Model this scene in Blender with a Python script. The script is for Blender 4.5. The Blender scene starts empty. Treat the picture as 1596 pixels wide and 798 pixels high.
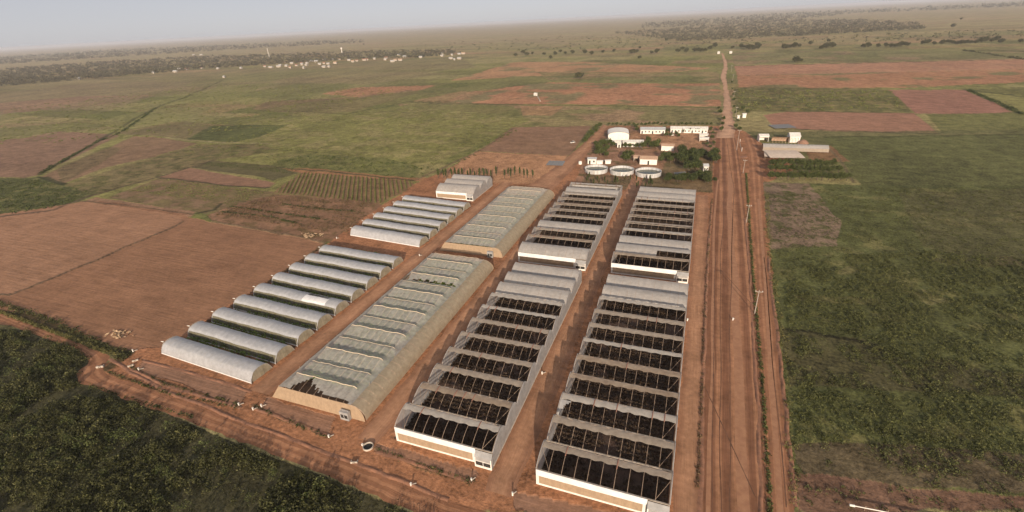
import bpy, math, random
import numpy as np
from mathutils import Matrix, Vector

random.seed(7)
rng = np.random.default_rng(7)
scene = bpy.context.scene
COL = scene.collection

# ------------------------------------------------------------------ survey
H = 100.0                      # height of the flying camera above the plain
FPX = 750.0                    # focal length for a picture 1596 wide
CX, CY = 798.0, 399.0

def _axes(v1, v2):
    d1 = np.array([v1[0]-CX, -(v1[1]-CY), -FPX]); d1 /= np.linalg.norm(d1)
    d2 = np.array([v2[0]-CX, -(v2[1]-CY), -FPX]); d2 /= np.linalg.norm(d2)
    Y = d1
    X = -(d2-d1*(d1@d2)); X /= np.linalg.norm(X)
    return np.array([X, Y, np.cross(X, Y)])
R = _axes((1108, 17), (-1330, 145))

def at(px, py, z=0.0):
    """surveyed point of the plain (metres)"""
    d = R@np.array([px-CX, -(py-CY), -FPX])
    t = (z-H)/d[2]
    return float(d[0]*t), float(d[1]*t)

# ------------------------------------------------------------------ numpy noise
def _hash(ix, iy, s):
    h = (ix.astype(np.int64)*374761393 + iy.astype(np.int64)*668265263 + s*1442695041) & 0x7fffffff
    h = ((h ^ (h >> 13))*1274126177) & 0x7fffffff
    h = (h ^ (h >> 16)) & 0xffff
    return h/65535.0
def vnoise(x, y, s=0):
    ix = np.floor(x); iy = np.floor(y)
    fx = x-ix; fy = y-iy
    fx = fx*fx*(3-2*fx); fy = fy*fy*(3-2*fy)
    a = _hash(ix, iy, s); b = _hash(ix+1, iy, s); c = _hash(ix, iy+1, s); d = _hash(ix+1, iy+1, s)
    return (a*(1-fx)+b*fx)*(1-fy)+(c*(1-fx)+d*fx)*fy
def fbm(x, y, s=0, o=4):
    t = 0; a = .5; n = 0
    for k in range(o):
        t = t+a*vnoise(x*2**k+17.3*k, y*2**k-9.1*k, s+k); n += a; a *= .55
    return t/n

# ------------------------------------------------------------------ mesh builder
class MB:
    def __init__(s): s.v = []; s.f = []
    def add(s, vs, fs):
        o = len(s.v); s.v += [tuple(v) for v in vs]; s.f += [tuple(i+o for i in f) for f in fs]; return s
    def box(s, x0, x1, y0, y1, z0, z1):
        return s.add([(x0,y0,z0),(x1,y0,z0),(x1,y1,z0),(x0,y1,z0),(x0,y0,z1),(x1,y0,z1),(x1,y1,z1),(x0,y1,z1)],
                     [(0,3,2,1),(4,5,6,7),(0,1,5,4),(1,2,6,5),(2,3,7,6),(3,0,4,7)])
    def tube(s, pts, r, n=6, r2=None):
        pts = [Vector(p) for p in pts]; rings = []
        for i, p in enumerate(pts):
            d = (pts[min(i+1, len(pts)-1)]-pts[max(i-1, 0)]).normalized()
            a = d.cross(Vector((0,0,1)) if abs(d.z) < .9 else Vector((1,0,0))).normalized(); b = d.cross(a)
            rr = r if r2 is None else r+(r2-r)*i/(len(pts)-1)
            rings.append([p+(a*math.cos(2*math.pi*k/n)+b*math.sin(2*math.pi*k/n))*rr for k in range(n)])
        vs = [v for q in rings for v in q]; fs = []
        for i in range(len(pts)-1):
            for k in range(n):
                fs.append((i*n+k, i*n+(k+1) % n, (i+1)*n+(k+1) % n, (i+1)*n+k))
        fs.append(tuple(range(n))[::-1]); fs.append(tuple((len(pts)-1)*n+k for k in range(n)))
        return s.add(vs, fs)
    def grid(s, fn, nu, nv, keep=None):
        vs = [fn(i/nu, j/nv) for i in range(nu+1) for j in range(nv+1)]; fs = []
        for i in range(nu):
            for j in range(nv):
                if keep is None or keep((i+.5)/nu, (j+.5)/nv):
                    fs.append((i*(nv+1)+j, (i+1)*(nv+1)+j, (i+1)*(nv+1)+j+1, i*(nv+1)+j+1))
        return s.add(vs, fs)
    def lathe(s, prof, n=24, cx=0, cy=0, close=True):
        vs = []; fs = []
        for r, z in prof:
            for k in range(n):
                a = 2*math.pi*k/n; vs.append((cx+r*math.cos(a), cy+r*math.sin(a), z))
        for i in range(len(prof)-1):
            for k in range(n):
                fs.append((i*n+k, i*n+(k+1) % n, (i+1)*n+(k+1) % n, (i+1)*n+k))
        return s.add(vs, fs)
    def poly(s, pts): return s.add(pts, [tuple(range(len(pts)))])
    def build(s, name, mat, parent=None, smooth=False, clean=False):
        me = bpy.data.meshes.new(name); me.from_pydata(s.v, [], s.f)
        if clean:
            import bmesh
            bm = bmesh.new(); bm.from_mesh(me)
            bmesh.ops.delete(bm, geom=[v for v in bm.verts if not v.link_faces], context='VERTS')
            bm.to_mesh(me); bm.free()
        me.update()
        if smooth: me.polygons.foreach_set('use_smooth', [True]*len(me.polygons))
        me.materials.append(mat)
        return link(name, me, parent)
def link(name, me, parent=None):
    o = bpy.data.objects.new(name, me); COL.objects.link(o)
    if parent: o.parent = parent
    return o
def np_mesh(name, V, F, mat, smooth=False):
    """V (n,3), F (m,4) quads"""
    me = bpy.data.meshes.new(name)
    me.vertices.add(len(V)); me.vertices.foreach_set('co', V.astype(np.float32).ravel())
    m, k = F.shape
    me.loops.add(m*k); me.loops.foreach_set('vertex_index', F.astype(np.int32).ravel())
    me.polygons.add(m); me.polygons.foreach_set('loop_start', np.arange(0, m*k, k, dtype=np.int32))
    if smooth: me.polygons.foreach_set('use_smooth', np.ones(m, dtype=bool))
    me.update(calc_edges=True); me.materials.append(mat)
    return me

def tag(o, label, cat, group=None):
    o['label'] = label; o['category'] = cat
    if group: o['group'] = group
    return o
def thing(name, label, cat, loc=(0,0,0), rz=0, group=None):
    o = bpy.data.objects.new(name, None); COL.objects.link(o)
    o.location = loc; o.rotation_euler = (0,0,rz); o.empty_display_size = .5
    return tag(o, label, cat, group)
def kind(o, k): o['kind'] = k; return o
def copy_tree(o, parent=None):
    c = o.copy(); COL.objects.link(c)
    if parent: c.parent = parent
    for ch in list(o.children): copy_tree(ch, c)
    return c
def dup(o, loc, rz=None, label=None, scale=None):
    c = copy_tree(o); c.location = loc
    if rz is not None: c.rotation_euler = (0,0,rz)
    if scale is not None: c.scale = scale if hasattr(scale, '__len__') else (scale,)*3
    if label: c['label'] = label
    return c

# ------------------------------------------------------------------ materials
def new_mat(name):
    m = bpy.data.materials.new(name); m.use_nodes = True
    n = m.node_tree.nodes; l = m.node_tree.links
    return m, n, l, n['Principled BSDF'], n['Material Output']
def noise_fac(n, l, scale, detail=4, coord='Object', rough=.6, stretch=None):
    tc = n.new('ShaderNodeTexCoord'); nz = n.new('ShaderNodeTexNoise')
    nz.inputs['Scale'].default_value = scale; nz.inputs['Detail'].default_value = detail
    nz.inputs['Roughness'].default_value = rough
    if stretch:
        mp = n.new('ShaderNodeMapping'); mp.inputs['Scale'].default_value = stretch
        l.new(tc.outputs[coord], mp.inputs[0]); l.new(mp.outputs[0], nz.inputs['Vector'])
    else: l.new(tc.outputs[coord], nz.inputs['Vector'])
    return nz
def ramp(n, l, src, a, b, p0=.35, p1=.65):
    r = n.new('ShaderNodeValToRGB'); r.color_ramp.elements[0].position = p0; r.color_ramp.elements[1].position = p1
    r.color_ramp.elements[0].color = (*a, 1); r.color_ramp.elements[1].color = (*b, 1)
    l.new(src, r.inputs[0]); return r
def simple(name, a, b=None, scale=1.5, rough=.8, bump=0, bscale=None, metal=0, stretch=None, spec=.3):
    m, n, l, p, o = new_mat(name)
    b = b or tuple(c*.75 for c in a)
    nz = noise_fac(n, l, scale, stretch=stretch)
    r = ramp(n, l, nz.outputs['Fac'], b, a)
    l.new(r.outputs[0], p.inputs['Base Color'])
    p.inputs['Roughness'].default_value = rough; p.inputs['Metallic'].default_value = metal
    p.inputs['Specular IOR Level'].default_value = spec
    if bump:
        nb = noise_fac(n, l, bscale or scale*4); bp = n.new('ShaderNodeBump'); bp.inputs['Strength'].default_value = bump
        bp.inputs['Distance'].default_value = .2
        l.new(nb.outputs['Fac'], bp.inputs['Height']); l.new(bp.outputs[0], p.inputs['Normal'])
    return m
def sheet(name, a, b, trans, transl, rough=.45, scale=.35, ribs=None, spec=.4, streak=(1,1,1)):
    """thin film or net: diffuse + translucent + see-through"""
    m, n, l, p, o = new_mat(name)
    nz = noise_fac(n, l, scale, 5, stretch=streak)
    r = ramp(n, l, nz.outputs['Fac'], b, a, .3, .7)
    col = r.outputs[0]
    l.new(col, p.inputs['Base Color']); p.inputs['Roughness'].default_value = rough
    p.inputs['Specular IOR Level'].default_value = spec
    t = n.new('ShaderNodeBsdfTranslucent'); l.new(col, t.inputs['Color'])
    m1 = n.new('ShaderNodeMixShader'); m1.inputs[0].default_value = transl
    l.new(p.outputs[0], m1.inputs[1]); l.new(t.outputs[0], m1.inputs[2])
    tr = n.new('ShaderNodeBsdfTransparent'); m2 = n.new('ShaderNodeMixShader')
    mr = n.new('ShaderNodeMapRange'); mr.inputs['To Min'].default_value = max(0, trans-.12); mr.inputs['To Max'].default_value = min(1, trans+.12)
    mr.inputs['From Min'].default_value = .3; mr.inputs['From Max'].default_value = .7
    nz2 = noise_fac(n, l, .8, 4); l.new(nz2.outputs['Fac'], mr.inputs[0])
    src = mr.outputs[0]
    if ribs:   # opaque hoops showing through at a regular spacing along x
        tc = n.new('ShaderNodeTexCoord'); sx = n.new('ShaderNodeSeparateXYZ'); l.new(tc.outputs['Object'], sx.inputs[0])
        md = n.new('ShaderNodeMath'); md.operation = 'PINGPONG'; md.inputs[1].default_value = ribs/2; l.new(sx.outputs[0], md.inputs[0])
        gt = n.new('ShaderNodeMath'); gt.operation = 'GREATER_THAN'; gt.inputs[1].default_value = .13; l.new(md.outputs[0], gt.inputs[0])
        mu = n.new('ShaderNodeMath'); mu.operation = 'MULTIPLY'; l.new(gt.outputs[0], mu.inputs[0]); l.new(src, mu.inputs[1]); src = mu.outputs[0]
    l.new(src, m2.inputs[0]); l.new(m1.outputs[0], m2.inputs[1]); l.new(tr.outputs[0], m2.inputs[2])
    bp = n.new('ShaderNodeBump'); bp.inputs['Strength'].default_value = .35; bp.inputs['Distance'].default_value = .25
    nb = noise_fac(n, l, .7, 3); l.new(nb.outputs['Fac'], bp.inputs['Height']); l.new(bp.outputs[0], p.inputs['Normal'])
    l.new(m2.outputs[0], o.inputs['Surface'])
    return m
def leafmat(name, a, b, dry=None, scale=.25):
    m, n, l, p, o = new_mat(name)
    g = n.new('ShaderNodeNewGeometry')
    nz = noise_fac(n, l, scale, 3)
    mx = n.new('ShaderNodeMath'); mx.operation = 'MULTIPLY_ADD'; mx.inputs[1].default_value = .55
    l.new(g.outputs['Random Per Island'], mx.inputs[0])
    mm = n.new('ShaderNodeMath'); mm.operation = 'MULTIPLY'; mm.inputs[1].default_value = .5
    l.new(nz.outputs['Fac'], mm.inputs[0]); l.new(mm.outputs[0], mx.inputs[2])
    r = ramp(n, l, mx.outputs[0], b, a, .2, .75)
    if dry:
        e = r.color_ramp.elements.new(.93); e.color = (*dry, 1)
    l.new(r.outputs[0], p.inputs['Base Color']); p.inputs['Roughness'].default_value = .7
    p.inputs['Specular IOR Level'].default_value = .15
    t = n.new('ShaderNodeBsdfTranslucent'); l.new(r.outputs[0], t.inputs['Color'])
    ms = n.new('ShaderNodeMixShader'); ms.inputs[0].default_value = .25
    l.new(p.outputs[0], ms.inputs[1]); l.new(t.outputs[0], ms.inputs[2]); l.new(ms.outputs[0], o.inputs['Surface'])
    return m

M = {}
M['seam_tan'] = simple('tan_seam', (.58,.48,.36), (.48,.39,.29), 1, .8)
M['seam'] = simple('pale_seam', (.46,.44,.42), (.40,.385,.37), 1, .6)
M['film'] = sheet('greenhouse_film', (.46,.42,.38), (.36,.335,.31), .10, .22, streak=(.4,1.5,1))
M['film_clear'] = sheet('greenhouse_side_film', (.50,.48,.46), (.38,.37,.36), .20, .25)
M['strip'] = sheet('ridge_film', (.40,.33,.26), (.29,.235,.18), .06, .2, scale=.9)
M['strip_pale'] = sheet('pale_ridge_film', (.50,.45,.39), (.38,.34,.29), .06, .2, scale=.9)
M['strip_rust'] = sheet('rusty_ridge_film', (.38,.30,.22), (.25,.18,.125), .06, .2, scale=.5)
M['tunnel'] = sheet('tunnel_film', (.49,.49,.505), (.43,.43,.44), .10, .25, rough=.35, spec=.55, scale=.3, streak=(.3,1,1))
M['tunnel_end'] = sheet('tunnel_end_film', (.44,.39,.29), (.34,.30,.21), .25, .25, scale=.5)
M['net'] = sheet('tan_shade_net', (.70,.67,.61), (.62,.59,.53), .46, .35, rough=.9, spec=.05, scale=.25)
M['netwall'] = sheet('tan_wall_net', (.43,.31,.205), (.36,.26,.175), .10, .2, rough=.9, spec=.05, scale=1.2, streak=(2,1,.3))
M['white_film'] = sheet('white_wall_film', (.84,.83,.82), (.74,.72,.70), .03, .2)
M['steel'] = simple('galvanised_tube', (.38,.28,.20), (.27,.19,.135), 2, .5, metal=.2)
M['gutter'] = simple('dull_gutter', (.34,.29,.24), (.22,.18,.14), 1, .6)
M['white'] = simple('white_paint', (.68,.64,.58), (.56,.52,.47), .6, .6)
M['roof_white'] = simple('white_sheet_roof', (.66,.63,.58), (.50,.47,.42), .4, .45, stretch=(4,.4,1))
M['roof_grey'] = simple('grey_sheet_roof', (.42,.42,.42), (.30,.30,.30), .5, .45, stretch=(4,.4,1))
M['roof_tan'] = simple('tan_rusty_roof', (.46,.31,.21), (.34,.21,.14), .6, .7, stretch=(4,.4,1))
M['dark'] = simple('dark_opening', (.02,.018,.015), (.012,.011,.01), 1, .5)
M['glass'] = simple('dark_glass', (.03,.035,.035), (.02,.02,.02), 1, .12, spec=.6)
M['wood'] = simple('weathered_pole', (.45,.38,.31), (.30,.25,.2), 2, .85)
M['pole'] = simple('grey_pole', (.34,.29,.24), (.24,.2,.17), 2, .85)
M['bark'] = simple('bark', (.12,.09,.065), (.07,.05,.035), 3, .9)
M['concrete'] = simple('pale_concrete', (.48,.42,.35), (.32,.27,.22), 2, .85)
M['tank'] = simple('pale_tank_steel', (.50,.49,.48), (.30,.29,.28), .9, .4, stretch=(1,1,.2))
M['water'] = simple('tank_water', (.045,.055,.03), (.03,.035,.02), .3, .12, spec=.5)
M['panel'] = simple('grey_panel', (.17,.17,.175), (.12,.12,.125), 1.5, .7, spec=.2)
M['tarp'] = simple('tan_tarp', (.62,.50,.40), (.50,.40,.31), .5, .75, bump=.3)
M['rust'] = simple('rust_red_roof', (.30,.15,.10), (.22,.11,.08), .5, .8)
M['tyre'] = simple('rubber', (.03,.03,.03), (.02,.02,.02), 3, .8)
M['leaf'] = leafmat('tree_leaf', (.115,.13,.042), (.024,.034,.011))
M['leaf_dark'] = leafmat('dark_tree_leaf', (.085,.10,.033), (.018,.026,.009))
M['leaf_far'] = leafmat('far_tree_leaf', (.10,.095,.045), (.04,.042,.02), scale=.02)
M['wood_far'] = leafmat('woodland_leaf', (.12,.10,.062), (.035,.04,.02), scale=.01)
M['scrub'] = leafmat('scrub_leaf', (.112,.112,.041), (.016,.017,.008), (.19,.17,.075), scale=.16)
M['crop_right'] = leafmat('field_leaf', (.140,.145,.050), (.030,.034,.013), (.20,.18,.075), scale=.10)
M['maize'] = leafmat('row_crop_leaf', (.20,.205,.065), (.08,.09,.03), scale=.1)
M['grass'] = leafmat('verge_grass_leaf', (.20,.18,.065), (.09,.085,.03), (.3,.24,.11), scale=.2)
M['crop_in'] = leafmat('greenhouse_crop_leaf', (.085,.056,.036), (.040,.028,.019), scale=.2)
M['crop_net'] = leafmat('nethouse_crop_leaf', (.22,.28,.075), (.09,.13,.035), scale=.06)
M['brown'] = leafmat('brown_crop_leaf', (.20,.13,.07), (.07,.05,.028), (.19,.15,.06), scale=.1)

# ------------------------------------------------------------------ leaf clouds (numpy)
def leaf_quads(C, S, flat=.0, r=rng):
    """one irregular quad per centre C (n,3) of size S (n,)"""
    n = len(C)
    a = r.normal(size=(n,3)); a[:,2] *= (1-flat); a /= np.linalg.norm(a, axis=1)[:,None]
    b = r.normal(size=(n,3)); b -= a*(a*b).sum(1)[:,None]; b /= np.linalg.norm(b, axis=1)[:,None]
    S = S[:,None]
    sx = S*(.7+.6*r.random((n,1))); sy = S*(.35+.4*r.random((n,1)))
    V = np.stack([C-a*sx, C-b*sy, C+a*sx, C+b*sy], 1).reshape(-1,3)
    F = np.arange(4*n).reshape(n,4)
    return V, F
def crown_pts(n, rx, rz, zc, lumps=9, r=rng):
    L = r.normal(size=(lumps,3)); L /= np.linalg.norm(L, axis=1)[:,None]
    L *= (r.random((lumps,1))**.5)*.62; L[:,2] = np.abs(L[:,2])*1.1-.25
    rad = .3+.28*r.random(lumps)
    k = r.integers(0, lumps, n)
    d = r.normal(size=(n,3)); d /= np.linalg.norm(d, axis=1)[:,None]
    d *= (r.random((n,1))**(1/3))*rad[k][:,None]
    P = (L[k]+d)*np.array([rx, rx, rz]); P[:,2] += zc
    return P

# ------------------------------------------------------------------ world, sun, camera
SUN_EL = math.radians(15.5); az = np.array([.34, -.94]); az /= np.linalg.norm(az)
sun_dir = Vector((az[0]*math.cos(SUN_EL), az[1]*math.cos(SUN_EL), math.sin(SUN_EL)))
w = bpy.data.worlds.new('World'); scene.world = w; w.use_nodes = True
nt = w.node_tree; bg = nt.nodes['Background']
sky = nt.nodes.new('ShaderNodeTexSky'); sky.sky_type = 'NISHITA'; sky.sun_disc = False
sky.sun_elevation = SUN_EL; sky.sun_rotation = math.atan2(az[0], az[1])
sky.air_density = .35; sky.dust_density = .8; sky.ozone_density = 0.0; sky.altitude = 200
tint = nt.nodes.new('ShaderNodeVectorMath'); tint.operation = 'MULTIPLY'; tint.inputs[1].default_value = (1.0, .745, .565)
nt.links.new(sky.outputs[0], tint.inputs[0]); veil = nt.nodes.new('ShaderNodeMix'); veil.data_type = 'RGBA'; veil.inputs['Factor'].default_value = .76
veil.inputs['B'].default_value = (3.25, 3.3, 3.6, 1)   # thin even overcast haze
nt.links.new(tint.outputs[0], veil.inputs['A']); nt.links.new(veil.outputs['Result'], bg.inputs[0]); bg.inputs[1].default_value = .10
sd = bpy.data.lights.new('sun', 'SUN'); sd.energy = 4.2; sd.angle = math.radians(.6); sd.color = (1.0, .84, .66)
so = bpy.data.objects.new('sun', sd); COL.objects.link(so); so.rotation_euler = sun_dir.to_track_quat('Z', 'Y').to_euler()
so.location = (60, -150, 200)
cd = bpy.data.cameras.new('camera'); cam = bpy.data.objects.new('camera', cd); COL.objects.link(cam)
cd.sensor_width = 36; cd.lens = 36*FPX/1596; cd.clip_end = 200000; cd.clip_start = 1
cam.matrix_world = Matrix.Translation((0,0,H)) @ Matrix([list(r) for r in R]).to_4x4()
scene.camera = cam
scene.view_settings.view_transform = 'Standard'; scene.view_settings.look = 'None'
scene.view_settings.gamma = 1; scene.view_settings.exposure = .74
scene.view_settings.use_curve_mapping = False
scene.cycles.use_denoising = True; scene.cycles.max_bounces = 6; scene.cycles.transparent_max_bounces = 12
scene.cycles.volume_bounces = 0; scene.cycles.diffuse_bounces = 3
scene.cycles.use_adaptive_sampling = True; scene.cycles.adaptive_threshold = .02

# ------------------------------------------------------------------ the ground sheet
S = (.295,.135,.070); SD = (.205,.095,.054); O = (.36,.195,.105); OR = (.35,.165,.095)
G = (.195,.180,.062); GL = (.255,.215,.095); GD = (.092,.092,.031); GM = (.125,.125,.04)
BR = (.14,.095,.055); SCR = (.048,.044,.022); DK = (.05,.045,.022); PINK = (.23,.15,.105)
r_rings = np.concatenate([[0, 8, 16], np.exp(np.arange(math.log(24), math.log(100), .0092)), np.exp(np.arange(math.log(100), math.log(700), .0046)), np.exp(np.arange(math.log(700), math.log(45000), .0092))])
fa = math.atan2(-.836, -.33)   # not used for layout, only where the sheet is finest
c0 = math.atan2(.836, -.33)
ang = np.concatenate([np.linspace(c0-math.pi, c0-1.15, 60, endpoint=False), np.linspace(c0-1.15, c0+1.15, 1000, endpoint=False),
                      np.linspace(c0+1.15, c0+math.pi, 60, endpoint=False)])
RR, AA = np.meshgrid(r_rings, ang, indexing='ij')
GX = (RR*np.cos(AA)).ravel(); GY = (RR*np.sin(AA)).ravel(); GR = np.hypot(GX, GY)+1
sc_ = .35+GR*.004
WX = GX+(fbm(GX/(sc_*6), GY/(sc_*6), 3)-.5)*sc_*2.6
WY = GY+(fbm(GX/(sc_*6), GY/(sc_*6), 13)-.5)*sc_*2.6
colr = np.zeros((len(GX), 4), np.float32)
big = fbm(GX/420, GY/260, 21); mid = fbm(GX/60, GY/40, 31)
t = np.clip((big-.38)/.24, 0, 1)[:,None]; u = np.clip((mid-.35)/.3, 0, 1)[:,None]
base = np.array(G)*(1-t)+np.array(GL)*t
base = base*(1-.30*u)+np.array(BR)*.30*u
# far plain turns to pale dry savanna with red patches
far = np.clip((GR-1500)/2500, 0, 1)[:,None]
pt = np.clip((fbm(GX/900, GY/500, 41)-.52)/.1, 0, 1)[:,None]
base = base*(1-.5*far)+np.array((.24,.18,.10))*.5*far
base = base*(1-.5*pt*far)+np.array((.30,.17,.11))*.5*pt*far
# a patchwork of old strip fields over the whole plain
def parcels(sx, sy, sd, amt, pal):
    global base
    wy = GY+GX*.06+30*(vnoise(GX/300, GY/300, sd)-.5); wx = GX-GY*.12
    row = np.floor(wy/sy); off = _hash(row, row*0, sd)*sx; cell = np.floor((wx+off)/sx*(.6+.8*_hash(row, row*0+3, sd)))
    h = _hash(cell, row, sd+1); k = np.clip(_hash(cell, row, sd+2)*amt, 0, .92)
    c = np.array(pal)[np.clip((h*len(pal)).astype(int), 0, len(pal)-1)]
    k = (k*(GR > 250))[:, None]; base = base*(1-k)+c*k
parcels(330, 120, 81, 1.5, [G, GL, GM, (.235,.15,.08), (.13,.125,.045), (.27,.20,.10), G, (.30,.175,.10)])
parcels(160, 70, 91, 1.0, [G, GL, GM, (.22,.155,.08), G, (.15,.125,.055), (.25,.20,.09)])
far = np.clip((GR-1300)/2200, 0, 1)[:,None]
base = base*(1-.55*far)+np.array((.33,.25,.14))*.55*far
colr[:, :3] = base
PLOTS = []
def grow(P):
    return [((-170, q[1]+9) if q[0] == 0 else (1766, q[1]-9) if q[0] == 1596 else q) for q in P]
def inside(P, x, y):
    c = np.zeros(len(x), bool); n = len(P)
    for i in range(n):
        x1, y1 = P[i]; x2, y2 = P[(i+1) % n]
        if y1 == y2: continue
        k = ((y1 > y) != (y2 > y)) & (x < (x2-x1)*(y-y1)/(y2-y1)+x1)
        c ^= k
    return c
def paint(px, col, amt=1.0, till=0.0, var=.15, world=False, patch=0, pcol=None, ps=12):
    P = np.array(px if world else [at(*q) for q in grow(px)])
    m = np.nonzero((WX > P[:,0].min()) & (WX < P[:,0].max()) & (WY > P[:,1].min()) & (WY < P[:,1].max()))[0]
    if not len(m): return
    m = m[inside(P, WX[m], WY[m])]
    if not len(m): return
    c = np.array(col)[None, :]*(1+var*2*(fbm(GX[m]/(ps*1.6), GY[m]/ps, 51)-.5))[:, None]
    if patch:
        k = np.clip((fbm(GX[m]/ps, GY[m]/(ps*.8), 61+int(abs(P[0,0])))-.62+patch*.25)/.1, 0, 1)[:, None]
        c = c*(1-k)+np.array(pcol)*k
    colr[m, :3] = colr[m, :3]*(1-amt)+c*amt
    colr[m, 3] = till
def stroke(px, wid, col, amt=.85, world=False, till=0.0):
    P = [q if world else at(*q) for q in grow(px)]
    for (x1, y1), (x2, y2) in zip(P[:-1], P[1:]):
        pad = wid*2
        m = np.nonzero((WX > min(x1,x2)-pad) & (WX < max(x1,x2)+pad) & (WY > min(y1,y2)-pad) & (WY < max(y1,y2)+pad))[0]
        if not len(m): continue
        dx, dy = x2-x1, y2-y1; L2 = dx*dx+dy*dy
        q = np.clip(((WX[m]-x1)*dx+(WY[m]-y1)*dy)/L2, 0, 1)
        d = np.hypot(WX[m]-x1-q*dx, WY[m]-y1-q*dy)
        k = np.clip((wid*.5-d)/(wid*.18)+.5, 0, 1)[:, None]*amt
        colr[m, :3] = colr[m, :3]*(1-k)+np.array(col)*k
        colr[m, 3] = np.maximum(colr[m, 3]*(1-k[:, 0]), k[:,0]*till)

# --- far and middle fields (surveyed outlines)
paint([(0,150),(180,128),(300,128),(200,160),(0,185)], PINK, .5, 0, .2, ps=60)
paint([(0,138),(200,118),(560,98),(720,90),(740,105),(400,140),(0,170)], (.19,.15,.075), .6, 0, .25, ps=80)
paint([(0,165),(130,150),(250,148),(150,165),(0,182)], (.25,.145,.095), .7, 0, .2, ps=50)
paint([(0,195),(180,186),(230,195),(120,205),(0,222)], (.23,.15,.09), .45, 0, .2, ps=40)
paint([(500,146),(560,136),(680,133),(650,142),(560,152)], OR, .75, 0, .15, ps=40)
paint([(390,170),(420,158),(545,152),(640,140),(655,143),(600,160),(540,176),(440,175)], (.20,.125,.075), .75, 0, .25, ps=40)
paint([(575,150),(640,141),(740,142),(700,160),(640,160),(560,178),(400,172),(470,160)], GM, .5, 0, .2, ps=30)
paint([(740,115),(800,97),(900,96),(985,100),(1110,106),(1000,118),(840,118),(700,126)], O, .9, .2, .15, ps=60, patch=.15, pcol=(.21,.165,.08))
paint([(690,160),(735,142),(860,128),(960,130),(1122,130),(1126,166),(960,163),(800,162)], OR, .85, .2, .2, ps=45, patch=.25, pcol=(.19,.15,.075))
paint([(620,162),(800,164),(1126,169),(1128,196),(960,190),(830,184),(640,176)], (.17,.145,.062), .8, 0, .2, ps=40, patch=.55, pcol=(.27,.17,.10))
paint([(810,165),(880,166),(860,180),(815,180)], O, .6, 0, .1, ps=30)
paint([(640,165),(760,165),(700,175),(560,190)], (.22,.15,.085), .6, 0, .15, ps=30)
paint([(840,112),(1118,112),(1120,128),(960,129),(860,127)], (.15,.14,.055), .7, 0, .2, ps=50, patch=.4, pcol=(.25,.17,.09))
for q, c, a_ in [([(0,228),(110,205),(175,196),(120,190),(0,206)], (.16,.15,.055), .8), ([(140,190),(250,168),(340,166),(290,186),(190,205)], (.20,.185,.07), .7), ([(190,208),(290,188),(330,196),(290,217)], (.15,.12,.058), .75),
                 ([(350,150),(470,130),(560,130),(470,155)], (.14,.135,.048), .75), ([(480,128),(620,112),(700,114),(570,132)], (.205,.16,.08), .7), ([(300,128),(420,112),(520,106),(420,128)], (.17,.155,.06), .7),
                 ([(60,172),(150,152),(240,150),(170,172)], (.21,.155,.085), .6), ([(250,160),(340,135),(430,128),(350,158)], (.185,.17,.062), .7), ([(560,178),(640,162),(800,165),(820,186),(640,184)], (.155,.150,.05), .75),
                 ([(700,140),(800,118),(860,120),(760,142)], (.165,.15,.058), .75), ([(640,158),(720,142),(760,144),(700,160)], (.27,.165,.09), .7), ([(520,205),(640,188),(760,192),(700,212)], (.20,.18,.068), .55), ([(380,232),(520,212),(620,216),(560,238)], (.155,.15,.05), .55)]:
    paint(q, c, a_, .15, .12, ps=30)
# big green meadow left of the farm
paint([(240,240),(330,205),(480,180),(640,165),(830,186),(800,200),(740,236),(650,278),(460,262),(330,250)], (.180,.168,.056), .85, 0, .25, ps=22, patch=.3, pcol=(.225,.19,.08))
paint([(290,217),(330,196),(450,194),(400,215),(365,222)], (.082,.088,.03), .95, 0, .1)
paint([(440,248),(480,240),(600,246),(660,262),(645,279),(420,258)], (.115,.115,.04), .75, 0, .2, ps=14)
paint([(700,245),(800,200),(830,190),(860,192),(790,206),(690,265)], GM, .7, 0, .2, ps=14)
# upper left red fields
paint([(0,232),(50,213),(90,205),(160,208),(185,211),(60,272),(45,276),(0,268)], (.215,.125,.085), .92, .4, .15, ps=25)
paint([(62,276),(100,258),(210,212),(258,216),(308,224),(240,245),(160,262),(98,286)], (.20,.120,.075), .9, .4, .2, ps=18)
paint([(90,262),(160,230),(190,230),(150,258),(95,285)], (.10,.085,.038), .55, 0, .2, ps=10)
paint([(0,272),(45,277),(60,275),(100,288),(140,297),(150,302),(100,325),(0,350)], (.075,.078,.028), .95, 0, .25, ps=8, patch=.3, pcol=(.14,.125,.05))
paint([(0,300),(0,276),(50,278),(20,292)], (.11,.11,.04), .7)
paint([(100,287),(240,246),(310,225),(400,225),(440,235),(330,250),(245,275),(150,305)], (.165,.125,.062), .85, 0, .3, ps=9, patch=.45, pcol=(.10,.088,.035))
# the strips and row crops
paint([(300,262),(330,250),(460,262),(470,268),(425,281),(395,273)], (.105,.088,.042), .95, .8, .2)
paint([(250,276),(295,262),(400,279),(430,285),(420,292),(350,289)], (.235,.130,.085), .95, .7, .1)
paint([(168,308),(250,277),(345,289),(425,298),(432,303),(340,326),(320,333)], (.155,.115,.055), .95, .6, .25, ps=6, patch=.4, pcol=(.21,.13,.08))
paint([(128,314),(150,307),(305,330),(300,338),(285,336)], (.25,.145,.09), .95, .5)
paint([(128,317),(160,313),(300,333),(288,337)], SD, .7, .5)
paint([(322,335),(345,326),(430,302),(590,316),(600,322),(545,372),(500,376),(330,343)], (.225,.125,.075), .97, .7, .3, ps=5, patch=.3, pcol=(.14,.09,.045))
paint([(425,300),(470,268),(640,281),(648,288),(592,318)], (.19,.115,.062), .97, .3, .15)
paint([(440,262),(480,262),(640,277),(700,276),(690,283),(640,282),(470,269)], S, .8, .3)
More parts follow.
